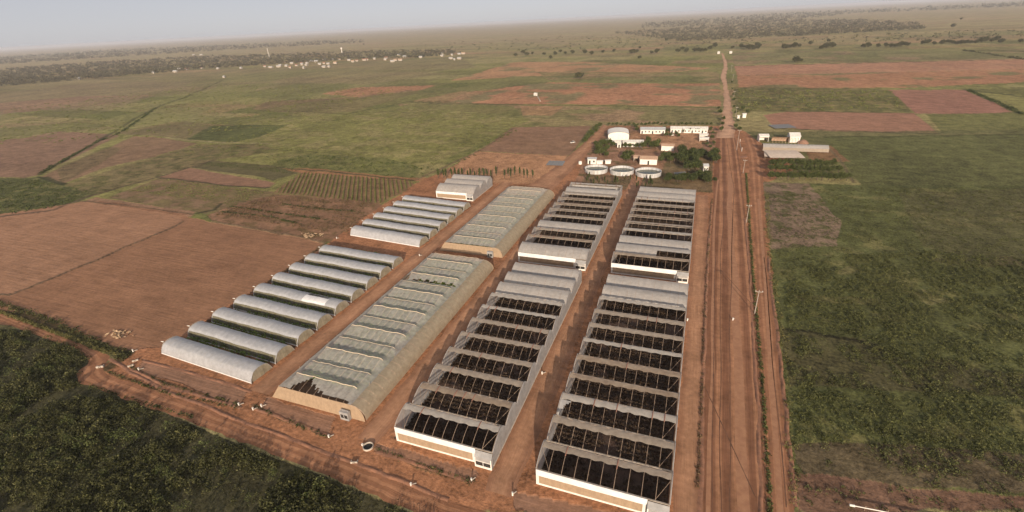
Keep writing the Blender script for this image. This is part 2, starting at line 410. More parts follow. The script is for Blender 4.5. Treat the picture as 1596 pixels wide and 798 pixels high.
# big bare field
paint([(0,352),(130,314),(290,337),(330,345),(500,376),(508,380),(470,410),(255,540),(200,552),(130,520),(0,478)], (.250,.130,.075), .98, 1., .16, ps=16)
paint([(0,352),(130,314),(284,337),(285,345),(20,458),(0,466)], (.295,.162,.096), .9, 1., .12, ps=14)
# farm soil
paint([(120,590),(205,545),(255,540),(508,380),(650,285),(690,268),(745,236),(890,243),(945,196),(1130,196),(1160,205),(1240,260),(1190,290),(1205,450),(1240,798),(660,798),(390,690)], S, .97, .35, .2, ps=9)
paint([(690,268),(742,236),(890,243),(866,288),(690,282)], O, .9, .3, .1)
paint([(745,235),(798,199),(922,196),(890,243)], (.225,.125,.080), .9, .6, .15)
paint([(925,225),(950,197),(1115,198),(1112,300),(890,292)], (.26,.15,.095), .8, .2, .25, ps=8, patch=.25, pcol=(.10,.085,.04))
paint([(985,205),(1090,205),(1095,232),(1050,228),(985,222)], O, .8, 0, .1)
paint([(1040,250),(1112,240),(1112,300),(1000,298),(1030,270)], (.12,.095,.045), .7, 0, .3, ps=6)
paint([(915,270),(1030,278),(1060,300),(900,292)], (.13,.095,.048), .6, 0, .3, ps=5)
# right of the road
paint([(1145,103),(1596,97),(1596,130),(1400,137),(1150,136)], OR, .85, .3, .15, ps=50, patch=.2, pcol=(.17,.14,.065))
paint([(1200,101),(1596,97),(1596,112),(1150,118),(1146,103)], (.35,.185,.115), .8, .3, .12, ps=40)
paint([(1140,82),(1596,82),(1596,96),(1145,101)], (.155,.14,.06), .7, 0, .25, ps=60, patch=.4, pcol=(.23,.15,.09))
paint([(1143,137),(1290,137),(1388,140),(1418,174),(1300,175),(1150,172)], (.105,.098,.036), .9, 0, .3, ps=9, patch=.4, pcol=(.18,.145,.06))
paint([(1383,140),(1508,140),(1586,178),(1425,177)], (.275,.135,.095), .95, .6, .12)
paint([(1512,140),(1596,138),(1596,176)], (.13,.12,.042), .95, 0, .25, ps=10)
paint([(1192,180),(1230,174),(1422,176),(1462,208),(1330,207),(1205,198)], (.29,.150,.098), .97, .7, .12)
paint([(1440,178),(1596,180),(1596,212),(1470,209)], (.135,.130,.046), .95, 0, .08)
paint([(1160,205),(1320,205),(1596,210),(1596,222),(1300,216),(1290,240),(1240,240)], (.115,.108,.045), .8, 0, .3, ps=10)
paint([(1285,214),(1596,216),(1596,300),(1345,292),(1320,258)], (.098,.098,.036), .97, 0, .12)
paint([(1255,230),(1300,228),(1325,252),(1260,250)], SD, .7)
paint([(1190,284),(1330,288),(1596,298),(1596,800),(1240,800),(1205,450)], (.086,.090,.032), .97, 0, .2, ps=14, patch=.08, pcol=(.13,.12,.046))
paint([(1190,285),(1262,286),(1312,345),(1300,383),(1200,388)], (.205,.135,.098), .8, 0, .25, ps=5, patch=.3, pcol=(.10,.085,.04))
paint([(1400,300),(1596,297),(1596,425),(1540,415),(1440,385)], (.105,.080,.045), .35, 0, .25, ps=10)
paint([(1440,405),(1560,400),(1596,425),(1500,418)], (.13,.09,.05), .3)
paint([(1215,512),(1350,530),(1420,560),(1480,560),(1540,580),(1596,600),(1596,640),(1230,600)], (.075,.058,.032), .6, 0, .3, ps=6)
paint([(1235,690),(1400,690),(1596,730),(1596,790),(1250,745)], (.10,.068,.045), .75, 0, .3, ps=6)
paint([(1235,735),(1380,755),(1596,800),(1245,800)], (.17,.092,.062), .9, .3, .2, ps=5)
for q in [[(1300,425),(1330,412),(1350,425),(1310,430)], [(1410,455),(1440,450),(1485,470),(1450,476)], [(1240,460),(1370,465),(1390,475),(1240,470)], [(1550,490),(1590,490),(1590,500),(1560,498)]]:
    paint(q, (.16,.135,.058), .6, 0, .3, ps=4)
# foreground scrub floor
paint([(0,498),(60,515),(165,560),(118,590),(200,620),(395,700),(640,798),(700,830),(0,1100),(-200,800)], SCR, .98, 0, .3, ps=5)
# front seed beds and their damp ditches
for q in [[(222,560),(385,607),(372,632),(215,575)], [(418,620),(520,650),(512,682),(405,640)], [(590,690),(745,735),(735,752),(585,702)], [(800,765),(960,800),(900,830),(800,790)]]:
    paint(q, (.25,.140,.09), .95, 1., .15, ps=4)
for q in [[(205,572),(260,600),(374,632)], [(395,632),(440,655),(513,680)], [(588,698),(650,728),(736,750)], [(165,578),(250,610),(300,625)]]:
    stroke(q, 1.0, (.08,.06,.03), .7)
# hedge and ditch lines
for q, wd, c in [([(0,466),(20,458),(160,400),(287,346)], 1.9, (.09,.065,.04)), ([(60,272),(160,215),(244,168),(270,158),(350,125)], 5, (.055,.055,.02)),
                 ([(0,351),(80,328),(140,305),(250,275),(330,250)], 3.2, (.09,.06,.04)), ([(58,276),(100,287)], 3, (.04,.04,.017)),
                 ([(0,480),(30,488),(90,515),(150,540),(195,552),(170,572)], 4.5, (.035,.033,.014)), ([(505,380),(470,408),(400,455),(300,520),(255,545)], 1.6, (.11,.075,.045)),
                 ([(400,172),(470,174),(540,178),(640,158),(700,158)], 4, (.075,.07,.025)), ([(640,159),(800,163),(960,165),(1120,168)], 5, (.09,.078,.03)),
                 ([(1510,140),(1596,180)], 6, (.045,.045,.018)), ([(1505,78),(1596,93)], 14, (.06,.06,.025)), ([(1145,103),(1596,97)], 6, (.11,.08,.04)),
                 ([(650,280),(745,236),(800,200)], 2.5, (.16,.10,.06)), ([(1145,136),(1390,139)], 5, (.09,.08,.03)), ([(1150,173),(1420,176)], 3, (.08,.07,.03)),
                 ([(1205,200),(1462,209)], 3, (.07,.06,.03)), ([(1220,512),(1290,522),(1350,535)], 1.5, (.02,.018,.01)),
                 ([(345,290),(425,300),(330,330)], 1.5, (.17,.12,.06)), ([(250,277),(350,289),(420,292)], 2.6, (.07,.055,.03)),
                 ([(1330,284),(1312,250),(1290,228)], 2, (.12,.09,.05)), ([(470,264),(560,272),(645,281)], 3.0, (.06,.05,.025)),
                 ([(300,262),(330,250),(460,263),(560,272)], 2.6, (.09,.07,.035)), ([(128,313),(200,321),(300,334)], 2.0, (.13,.085,.05)), ([(300,334),(335,326),(345,318)], 2.4, (.04,.037,.018)),
                 ([(100,287),(70,276)], 4, (.05,.05,.02)), ([(245,246),(340,232),(480,236),(560,243)], 3, (.12,.11,.04)), ([(260,215),(330,222),(420,224)], 3, (.25,.20,.11)),
                 ([(330,205),(455,193),(640,168)], 4, (.15,.135,.05)), ([(330,345),(420,360),(505,377)], 2.4, (.20,.13,.075)), ([(0,222),(120,205),(230,196)], 5, (.26,.21,.10)),
                 ([(420,158),(545,152),(660,140)], 5, (.22,.15,.08)), ([(1145,118),(1596,113)], 5, (.19,.14,.07)), ([(1145,82),(1596,80)], 8, (.13,.12,.05)), ([(1290,214),(1596,217)], 5, (.07,.07,.025)),
                 ([(880,250),(930,200)], 1.0, (.13,.09,.05))]:
    stroke(q, wd, c)
n1 = len(ang); idx = np.arange(len(r_rings)*n1).reshape(len(r_rings), n1)
A = idx[:-1]; B = idx[1:]
F = np.stack([A, B, np.roll(B, -1, 1), np.roll(A, -1, 1)], -1).reshape(-1, 4)
m, n, l, p, o = new_mat('plain_soil_and_grass')
at_ = n.new('ShaderNodeAttribute'); at_.attribute_name = 'landcover'
tc = n.new('ShaderNodeTexCoord')
def nz(scale, det, stretch=None, rough=.65):
    return noise_fac(n, l, scale, det, 'Object', rough, stretch)
n1_, n2_, n3_ = nz(.9, 5), nz(.12, 6, None, .8), nz(.018, 6, (1, .55, 1), .75)
def math_(op, a, b=None, c=None):
    q = n.new('ShaderNodeMath'); q.operation = op
    for i, x in enumerate((a, b, c)):
        if x is None: continue
        if hasattr(x, 'links') or hasattr(x, 'is_linked'): l.new(x, q.inputs[i])
        else: q.inputs[i].default_value = x
    return q.outputs[0]
wv = nz(1.0, 5, (.05, .75, 1)); wv.inputs['Roughness'].default_value = .7
f1 = math_('MULTIPLY_ADD', n1_.outputs['Fac'], 1.7, -.85)
f2 = math_('MULTIPLY_ADD', n2_.outputs['Fac'], 1.9, -.95)
f3 = math_('MULTIPLY_ADD', n3_.outputs['Fac'], 1.0, -.5)
veg = math_('SUBTRACT', 1.0, at_.outputs['Alpha'])
amp = math_('MULTIPLY_ADD', veg, 1.0, .55)
tot = math_('MULTIPLY', math_('ADD', math_('ADD', f1, f2), f3), amp)
tw = math_('MULTIPLY', math_('MULTIPLY_ADD', wv.outputs['Fac'], 1.1, -.55), at_.outputs['Alpha'])
gain = math_('MAXIMUM', math_('ADD', math_('ADD', tot, tw), 1.0), .25)
vm = n.new('ShaderNodeVectorMath'); vm.operation = 'SCALE'; l.new(at_.outputs['Color'], vm.inputs[0]); l.new(gain, vm.inputs['Scale'])
l.new(vm.outputs[0], p.inputs['Base Color']); p.inputs['Roughness'].default_value = .95; p.inputs['Specular IOR Level'].default_value = .08
hb = math_('ADD', math_('MULTIPLY', n1_.outputs['Fac'], math_('MULTIPLY_ADD', veg, .35, .12)), math_('MULTIPLY', wv.outputs['Fac'], math_('MULTIPLY', at_.outputs['Alpha'], .35)))
hb = math_('ADD', hb, math_('MULTIPLY', n2_.outputs['Fac'], math_('MULTIPLY', veg, .9)))
bp = n.new('ShaderNodeBump'); bp.inputs['Strength'].default_value = .55; bp.inputs['Distance'].default_value = 1.0
l.new(hb, bp.inputs['Height']); l.new(bp.outputs[0], p.inputs['Normal'])
M['ground'] = m
me = np_mesh('ground', np.stack([GX, GY, np.zeros_like(GX)], 1), F, m)
ca = me.attributes.new('landcover', 'FLOAT_COLOR', 'POINT'); ca.data.foreach_set('color', colr.ravel())
kind(link('ground', me), 'structure')

# ------------------------------------------------------------------ dirt roads
def road_mat(name, base, rut, verge, stripes, seed=0.0):
    """stripes: list of (centre, half width) across 0..1 that are worn paler"""
    m, n, l, p, o = new_mat(name)
    uv = n.new('ShaderNodeUVMap'); sx = n.new('ShaderNodeSeparateXYZ'); l.new(uv.outputs[0], sx.inputs[0])
    def mt(op, a, b=None):
        q = n.new('ShaderNodeMath'); q.operation = op
        for i, x in enumerate((a, b)):
            if x is None: continue
            if isinstance(x, (int, float)): q.inputs[i].default_value = x
            else: l.new(x, q.inputs[i])
        return q.outputs[0]
    wob = noise_fac(n, l, .014, 3); u_ = mt('ADD', sx.outputs[0], mt('MULTIPLY', mt('SUBTRACT', wob.outputs['Fac'], .5), .06))
    fac = None
    for c, h in stripes:
        d = mt('ABSOLUTE', mt('SUBTRACT', u_, c)); k = mt('SUBTRACT', 1.0, mt('DIVIDE', d, h)); k = mt('MAXIMUM', k, 0.0); k = mt('MINIMUM', mt('MULTIPLY', k, 2.0), 1.0)
        fac = k if fac is None else mt('MAXIMUM', fac, k)
    tc = n.new('ShaderNodeTexCoord')
    line = n.new('ShaderNodeTexNoise'); line.inputs['Scale'].default_value = 1.0; line.inputs['Detail'].default_value = 5
    cb = n.new('ShaderNodeCombineXYZ'); l.new(mt('MULTIPLY', u_, 46.0), cb.inputs[0]); l.new(mt('MULTIPLY', sx.outputs[1], .055), cb.inputs[1]); cb.inputs[2].default_value = seed
    l.new(cb.outputs[0], line.inputs['Vector'])
    nz = noise_fac(n, l, .7, 5)
    mx = n.new('ShaderNodeMix'); mx.data_type = 'RGBA'
    mx.inputs['A'].default_value = (*base, 1); mx.inputs['B'].default_value = (*rut, 1)
    l.new(mt('MULTIPLY', fac, mt('ADD', mt('MULTIPLY', nz.outputs['Fac'], .7), .4)), mx.inputs['Factor'])
    pz = noise_fac(n, l, .09, 5)
    gain = mt('ADD', mt('ADD', mt('MULTIPLY', line.outputs['Fac'], mt('MULTIPLY', pz.outputs['Fac'], 1.7)), mt('MULTIPLY', nz.outputs['Fac'], .7)), mt('MULTIPLY', pz.outputs['Fac'], .5))
    vm = n.new('ShaderNodeVectorMath'); vm.operation = 'SCALE'; l.new(mx.outputs['Result'], vm.inputs[0]); l.new(gain, vm.inputs['Scale'])
    l.new(vm.outputs[0], p.inputs['Base Color']); p.inputs['Roughness'].default_value = .95; p.inputs['Specular IOR Level'].default_value = .08
    bp = n.new('ShaderNodeBump'); bp.inputs['Strength'].default_value = .5; bp.inputs['Distance'].default_value = .5
    l.new(mt('ADD', mt('MULTIPLY', line.outputs['Fac'], .5), mt('MULTIPLY', nz.outputs['Fac'], .25)), bp.inputs['Height']); l.new(bp.outputs[0], p.inputs['Normal'])
    return m
def road(name, left, right, mat, z, step=4.0, ragged=.5):
    """left/right: edge polylines (metres)"""
    def resample(P, n):
        P = np.array(P); d = np.concatenate([[0], np.cumsum(np.hypot(*np.diff(P, axis=0).T))]); q = np.linspace(0, 1, n)*d[-1]
        return np.stack([np.interp(q, d, P[:, 0]), np.interp(q, d, P[:, 1])], 1), q
    Lh = np.hypot(*np.diff(np.array(left), axis=0).T).sum(); n = max(8, int(Lh/step))
    Lp, q = resample(left, n); Rp, _ = resample(right, n)
    K = 6; V = []; UV = []
    for i in range(n):
        rl = ragged*(random.random()-.5)*2; rr = ragged*(random.random()-.5)*2
        d = (Rp[i]-Lp[i])/max(1e-6, np.hypot(*(Rp[i]-Lp[i])))
        a = Lp[i]+d*rl; b = Rp[i]+d*rr
        for k in range(K+1):
            t = k/K; c = a*(1-t)+b*t; V.append((c[0], c[1], z)); UV.append((t, q[i]))
    F = [(i*(K+1)+k, i*(K+1)+k+1, (i+1)*(K+1)+k+1, (i+1)*(K+1)+k) for i in range(n-1) for k in range(K)]
    me = bpy.data.meshes.new(name); me.from_pydata(V, [], F); uvl = me.uv_layers.new(name='UVMap')
    vi = np.zeros(len(me.loops), np.int32); me.loops.foreach_get('vertex_index', vi)
    uvl.data.foreach_set('uv', np.array(UV, np.float32)[vi].ravel()); me.update(); me.materials.append(mat)
    return kind(link(name, me), 'structure')
m_main = road_mat('dirt_road_soil', (.195,.091,.051), (.37,.185,.10), None, [(.60,.17),(.26,.07),(.90,.05)], 1.)
m_far = road_mat('pale_dirt_road_soil', (.36,.21,.135), (.46,.28,.18), None, [(.5,.5)], 5.)
m_trk = road_mat('dirt_track_soil', (.25,.118,.064), (.36,.18,.098), None, [(.3,.12),(.7,.12)], 2.)
m_path = road_mat('farm_lane_soil', (.27,.138,.08), (.37,.20,.115), None, [(.45,.35)], 3.)
E1 = [(1095,798),(1097,700),(1098,600),(1103,450),(1110,347),(1112,300),(1113,262),(1114,235),(1117,215)]
E2 = [(1196,798),(1190,700),(1184,600),(1174,450),(1163,347),(1158,300),(1154,262),(1150,235),(1146,215)]
road('main_road', [at(1096,860)]+[at(*q) for q in E1], [at(1203,860)]+[at(*q) for q in E2], m_main, .012, 6.0, .12)
E3 = [(1117,215),(1124,190),(1128,165),(1128,150),(1127,132),(1123,121),(1124,115),(1128,106),(1128,97),(1126,90),(1124.5,83)]
E4 = [(1146,215),(1144,190),(1140,165),(1137,150),(1133,132),(1131.5,121),(1132,115),(1134,106),(1133,97),(1130,90),(1127,83)]
road('main_road', [at(*q) for q in E3], [at(*q) for q in E4], m_far, .012, 10, 1.0)
E5 = [(1200,860),(1203,798),(1196,650),(1184,500),(1178,400),(1171,300),(1166,240),(1160,215)]
E6 = [(1245,860),(1238,798),(1222,650),(1206,500),(1194,400),(1190,300),(1188,240),(1176,215)]
road('side_track', [at(*q) for q in E5], [at(*q) for q in E6], m_trk, .012, 6.0, .15)
road('perimeter_track', [at(*q) for q in [(-60,470),(0,488),(90,522),(150,546),(172,556),(158,575),(172,586),(300,630),(400,668),(520,712),(640,760),(760,800),(900,850)]],
     [at(*q) for q in [(-60,482),(0,501),(85,533),(135,556),(140,566),(118,580),(122,596),(280,652),(390,694),(500,738),(620,788),(700,822),(860,880)]], m_trk, .016, 2.5, .35)
m_track_shadow = simple('pressed_soil_and_shadow', (.175,.082,.046), (.10,.05,.03), .25, .95)
def track_and_shadow_strip(px, wander, sd, mat, wd=.28):
    P = np.array([at(*q) for q in px]); d = np.concatenate([[0], np.cumsum(np.hypot(*np.diff(P, axis=0).T))]); n_ = int(d[-1]/1.5)
    q = np.linspace(0, d[-1], n_); X = np.interp(q, d, P[:,0])+wander*(fbm(q/60, q*0, sd, 2)-.5)*2; Y = np.interp(q, d, P[:,1])
    road('track_and_shadow_strip', list(zip(X-wd/2, Y)), list(zip(X+wd/2, Y)), mat, .020+.0016*(sd % 5), 1.5, .04)
m_rut = simple('worn_soil', (.36,.185,.10), (.28,.135,.075), .5, .95)
for i_, (px, wa) in enumerate([([(1138,800),(1138,640),(1139,520),(1141,400),(1143,300),(1133,215)], .8), ([(1122,800),(1121,640),(1121,520),(1124,400),(1128,300),(1126,215)], 1.2),
                               ([(1176,775),(1095,598)], .4), ([(1172,476),(1140,440),(1122,420)], .5), ([(1108,800),(1112,600),(1116,400)], 1.0), ([(1222,790),(1209,640),(1198,500),(1190,400)], .8)]):  # long slant is a plain dark line; short slant paints the nearest pole's shadow
    track_and_shadow_strip(px, wa, 40+i_, m_track_shadow)
for i_, (px, wa, wd) in enumerate([([(1163,800),(1157,690),(1152,600),(1147,500),(1146,420),(1141,340),(1136,270)], 1.5, 2.6), ([(1104,800),(1106,600),(1112,400),(1120,280)], 1.0, 1.0), ([(1216,800),(1206,640),(1196,500),(1189,400),(1182,310)], .7, 1.3)]):
    track_and_shadow_strip(px, wa, 60+i_*5, m_rut, wd)
def lane(x0, x1, y0, y1, z=.008): return road('farm_lane', [(x0, y0), (x0, (y0+y1)/2), (x0, y1)], [(x1, y0), (x1, (y0+y1)/2), (x1, y1)], m_path, z, 4, .5)
lane(-122.5, -114.6, 80, 300); lane(-77.5, -70.5, 74, 300); lane(-38, -30.5, 70, 330); lane(4.3, 11.0, 66, 300)
road('farm_lane', [at(820,292), at(880,250), at(941,194)], [at(862,296), at(902,254), at(949,198)], m_path, .016, 4, .6)

# ------------------------------------------------------------------ multi-span greenhouses
def arch(t):                  # steep front, long crown, crest two thirds back
    if t < .70: return math.sin(math.pi/2*(t/.70)**.86)
    return 1-((t-.70)/.30)**1.7
def multispan(name, label, x0, x1, y0, y1, states, gz=4.7, rise=2.4, hoops=10, porch=True, door_w=4.6):
    W = x1-x0; D = y1-y0; nb = len(states); bw = D/nb
    root = thing(name, label, 'greenhouse', (x0, y0, 0), 0, 'greenhouses of the farm')
    zf = lambda t: gz+rise*arch(t)
    for k, st in enumerate(states):
        yb = k*bw; ph = random.random()*9; st_m = random.choice([M['strip'], M['strip'], M['strip_pale'], M['strip_rust']])
        def film(t0, t1, xa, xb, nm, mt, nu=46, nv=10, keep=None, dz=.05):
            b = MB()
            def fn(u, v):
                tt = t0+(t1-t0)*v; x = xa+(xb-xa)*u
                wav = .10*math.sin(x*1.9+ph+3*v)*(.3+abs(math.sin(x*.37+ph))) if nm == 'ridge_strip' else 0.0
                sag = -.09*abs(math.sin(math.pi*x/(W/hoops)))
                e = wav if v > .5 else -wav
                return (x, yb+(tt+e*.16)*bw, zf(min(1,max(0,tt+e*.16)))+dz+sag)
            b.grid(fn, nu, nv, keep)
            return b.build(nm, mt, root, smooth=True, clean=keep is not None)
        if st == 'full': film(.0, 1., 0, W, 'roof_film', M['film'])
        elif st == 'front': film(.0, .72, 0, W, 'roof_film', M['film'])
        elif st == 'back': film(.34, 1., 0, W, 'roof_film', M['film'])
        elif st == 'half': film(.0, .40, 0, W*.56, 'roof_film', M['film'], 26); film(.40, 1., 0, W, 'roof_film', M['film'])
        else:
            film(.50+random.uniform(-.03,.03), .74, .15, W-.2, 'ridge_strip', st_m, 60, 6)
            for h_ in random.sample(range(1, hoops), random.choice([0, 1, 2, 4])):   # rusty hoops where the strip has split
                b = MB(); b.tube([(W*h_/hoops, yb+t_*bw, zf(t_)+.1) for t_ in (.44,.5,.56,.62,.68,.74)], .13, 5); b.build('rusty_hoop', M['rust'], root)
            if st == 'strip_edge':   # a rag of film left in the corner by the wall
                film(.02, .46, .1, W*.11, 'torn_film', M['film_clear'], 8, 8, keep=lambda u, v: u < .15+.85*v*v)
        f = MB()
        for h in range(hoops+1):
            x = W*h/hoops; x = min(max(x, .12), W-.12)
            f.tube([(x, yb+t*bw, zf(t)) for t in (0,.04,.1,.2,.3,.42,.55,.7,.8,.9,1)], .055, 5)
            (f.tube([(x, yb, 0), (x, yb, gz)], .05, 4) if h in (0, hoops) else None)
        f.tube([(0, yb+.7*bw, zf(.7)-.05), (W, yb+.7*bw, zf(.7)-.05)], .05, 4)
        for s in (0, 1):          # wind braces at both ends
            xa = .3 if s == 0 else W-.3; xb = W/hoops if s == 0 else W-W/hoops
            f.tube([(xa, yb+.5*bw, zf(.5)-.2), (xb, yb+.04*bw, gz+.1)], .038, 4)
            pass
        f.build('roof_frame', M['steel'], root)
        g = MB(); g.box(-.05, W+.05, yb-.16, yb+.16, gz-.1, gz+.12); g.build('gutter', M['gutter'], root)
    g = MB(); g.box(-.05, W+.05, D-.16, D+.16, gz-.1, gz+.12); g.build('gutter', M['gutter'], root)
    for x in (-.06, W+.06):       # side walls follow the arches
        b = MB()
        for k in range(nb):
            b.grid(lambda u, v, k=k: (x, (k+u)*bw, .15+(zf(u)-.15)*v), 14, 4)
        b.build('side_wall', M['film_clear'], root)
        b = MB(); b.box(x-.1, x+.1, 0, D, 0, .5); b.build('side_kerb', M['concrete'], root)
        b = MB()
        for k in range(nb):       # pale edge clip along the gable
            ts = [j/10 for j in range(11)]; b.tube([(x, (k+t)*bw, zf(t)+.06) for t in ts], .09, 5)
        b.build('edge_trim', M['film_clear'], root)
    wx = W-door_w if porch else W
    fw = thing('x', 'x', 'x'); bpy.data.objects.remove(fw)
    b = MB(); b.box(0, wx, -.32, -.2, 3.0, gz+.15)
    front = b.build('front_wall', M['white_film'], root)
    b = MB(); b.grid(lambda u, v: (.7+(wx-1.4)*u, -.30, .55+2.45*v), 30, 1); b.build('net_panel', M['netwall'], front)
    b = MB(); b.box(0, .7, -.36, -.2, 0, 3.0); b.box(wx-.9, wx, -.36, -.2, 0, 3.0); b.box(.7, wx-.9, -.36, -.2, 0, .55)
    for j in range(1, 10): b.box(.7+(wx-1.4)*j/10-.05, .7+(wx-1.4)*j/10+.05, -.28, -.2, .55, 3.0)
    b.build('wall_frame', M['white'], front)
    if porch:
        b = MB(); xa, xb = wx+.1, W+.1
        b.box(xa, xb, -1.3, -.2, 0, 3.4); b.add([(xa, -1.3, 3.403), (xb, -1.3, 3.403), (xb, -.2, 4.4), (xa, -.2, 4.4)], [(0,1,2,3)])
        pr = b.build('entrance_porch', M['film_clear'], root)
        b = MB(); c = (xa+xb)/2
        b.box(xa+.35, c-.18, -1.36, -1.302, .75, 2.0); b.box(c+.18, xb-.35, -1.36, -1.302, .75, 2.0); b.build('window', M['glass'], pr)
        b = MB(); b.box(xa, xb, -1.40, -1.304, 0, .7); b.box(xa, xa+.3, -1.40, -1.304, .7, 3.3); b.box(xb-.3, xb, -1.40, -1.304, .7, 3.3)
        b.box(xa+.3, xb-.3, -1.40, -1.304, 2.05, 2.25); b.build('door_frame', M['white'], pr)
    b = MB(); b.box(0, W, D+.2, D+.3, .1, gz); b.build('back_wall', M['film_clear'], root)
    # the crop under the roof: rows of plants, not countable
    return root
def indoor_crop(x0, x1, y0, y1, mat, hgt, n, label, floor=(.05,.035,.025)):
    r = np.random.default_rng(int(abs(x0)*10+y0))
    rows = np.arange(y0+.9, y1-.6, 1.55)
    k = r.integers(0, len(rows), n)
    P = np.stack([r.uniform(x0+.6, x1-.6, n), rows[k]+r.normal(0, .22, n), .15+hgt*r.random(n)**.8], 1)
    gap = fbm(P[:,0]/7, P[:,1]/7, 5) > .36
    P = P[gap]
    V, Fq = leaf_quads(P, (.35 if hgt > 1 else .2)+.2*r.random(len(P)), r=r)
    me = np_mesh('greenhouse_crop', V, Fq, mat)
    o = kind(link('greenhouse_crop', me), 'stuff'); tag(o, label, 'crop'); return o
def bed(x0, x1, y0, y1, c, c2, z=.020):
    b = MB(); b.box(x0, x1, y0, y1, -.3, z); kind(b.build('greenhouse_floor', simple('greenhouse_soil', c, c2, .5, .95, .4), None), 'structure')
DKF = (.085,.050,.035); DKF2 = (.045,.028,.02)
st4 = ['strip','strip_edge','strip','strip','strip','strip','strip','strip','strip','full','front']
st4[1] = 'strip'; st4[2] = 'strip_edge'
multispan('multispan_greenhouse', 'large multi-span greenhouse at bottom right by the road, its roof film nearly all gone', -26.6, 3.6, 75.7, 174.5, st4)
multispan('multispan_greenhouse', 'large multi-span greenhouse second from the road in near row, three far bays covered', -66.4, -38.3, 76.9, 174.8, ['strip']*8+['front','full','front'])
multispan('multispan_greenhouse', 'far-row multi-span greenhouse beside the main road with open front bay and covered bays behind it', -28.0, 3.5, 186.5, 289.8, ['strip','half','full','strip','strip','strip','strip','strip','strip','full','full'])
multispan('multispan_greenhouse', 'far-row multi-span greenhouse with covered tan front bay, whitish rags on its last bay', -70.5, -39.0, 186.5, 289.5, ['full','strip','strip','full','strip','strip','strip','strip','strip','full','strip'])
multispan('multispan_greenhouse', 'small three-bay silver film greenhouse at the far end of the tunnel column', -152.6, -126.2, 259.5, 290.0, ['full']*3, 4.4, 3.2, 9)
for (x0,x1,y0,y1,nm) in [(-27.0,3.5,75.7,174.5,'dark dry crop rows under the open roof of the bottom right greenhouse'), (-67.8,-38.6,76.9,174.8,'dark dry crop rows under the hoops of the second near greenhouse'),
                      (-28.0,3.5,186.5,289.8,'dark crop rows inside the far greenhouse beside the road'), (-70.5,-39.0,186.5,289.5,'dark crop rows inside the far greenhouse with tan front bay')]:
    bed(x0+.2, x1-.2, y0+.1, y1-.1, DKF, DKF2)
    indoor_crop(x0, x1, y0, y1, M['crop_in'], 0.8, 34000, nm)

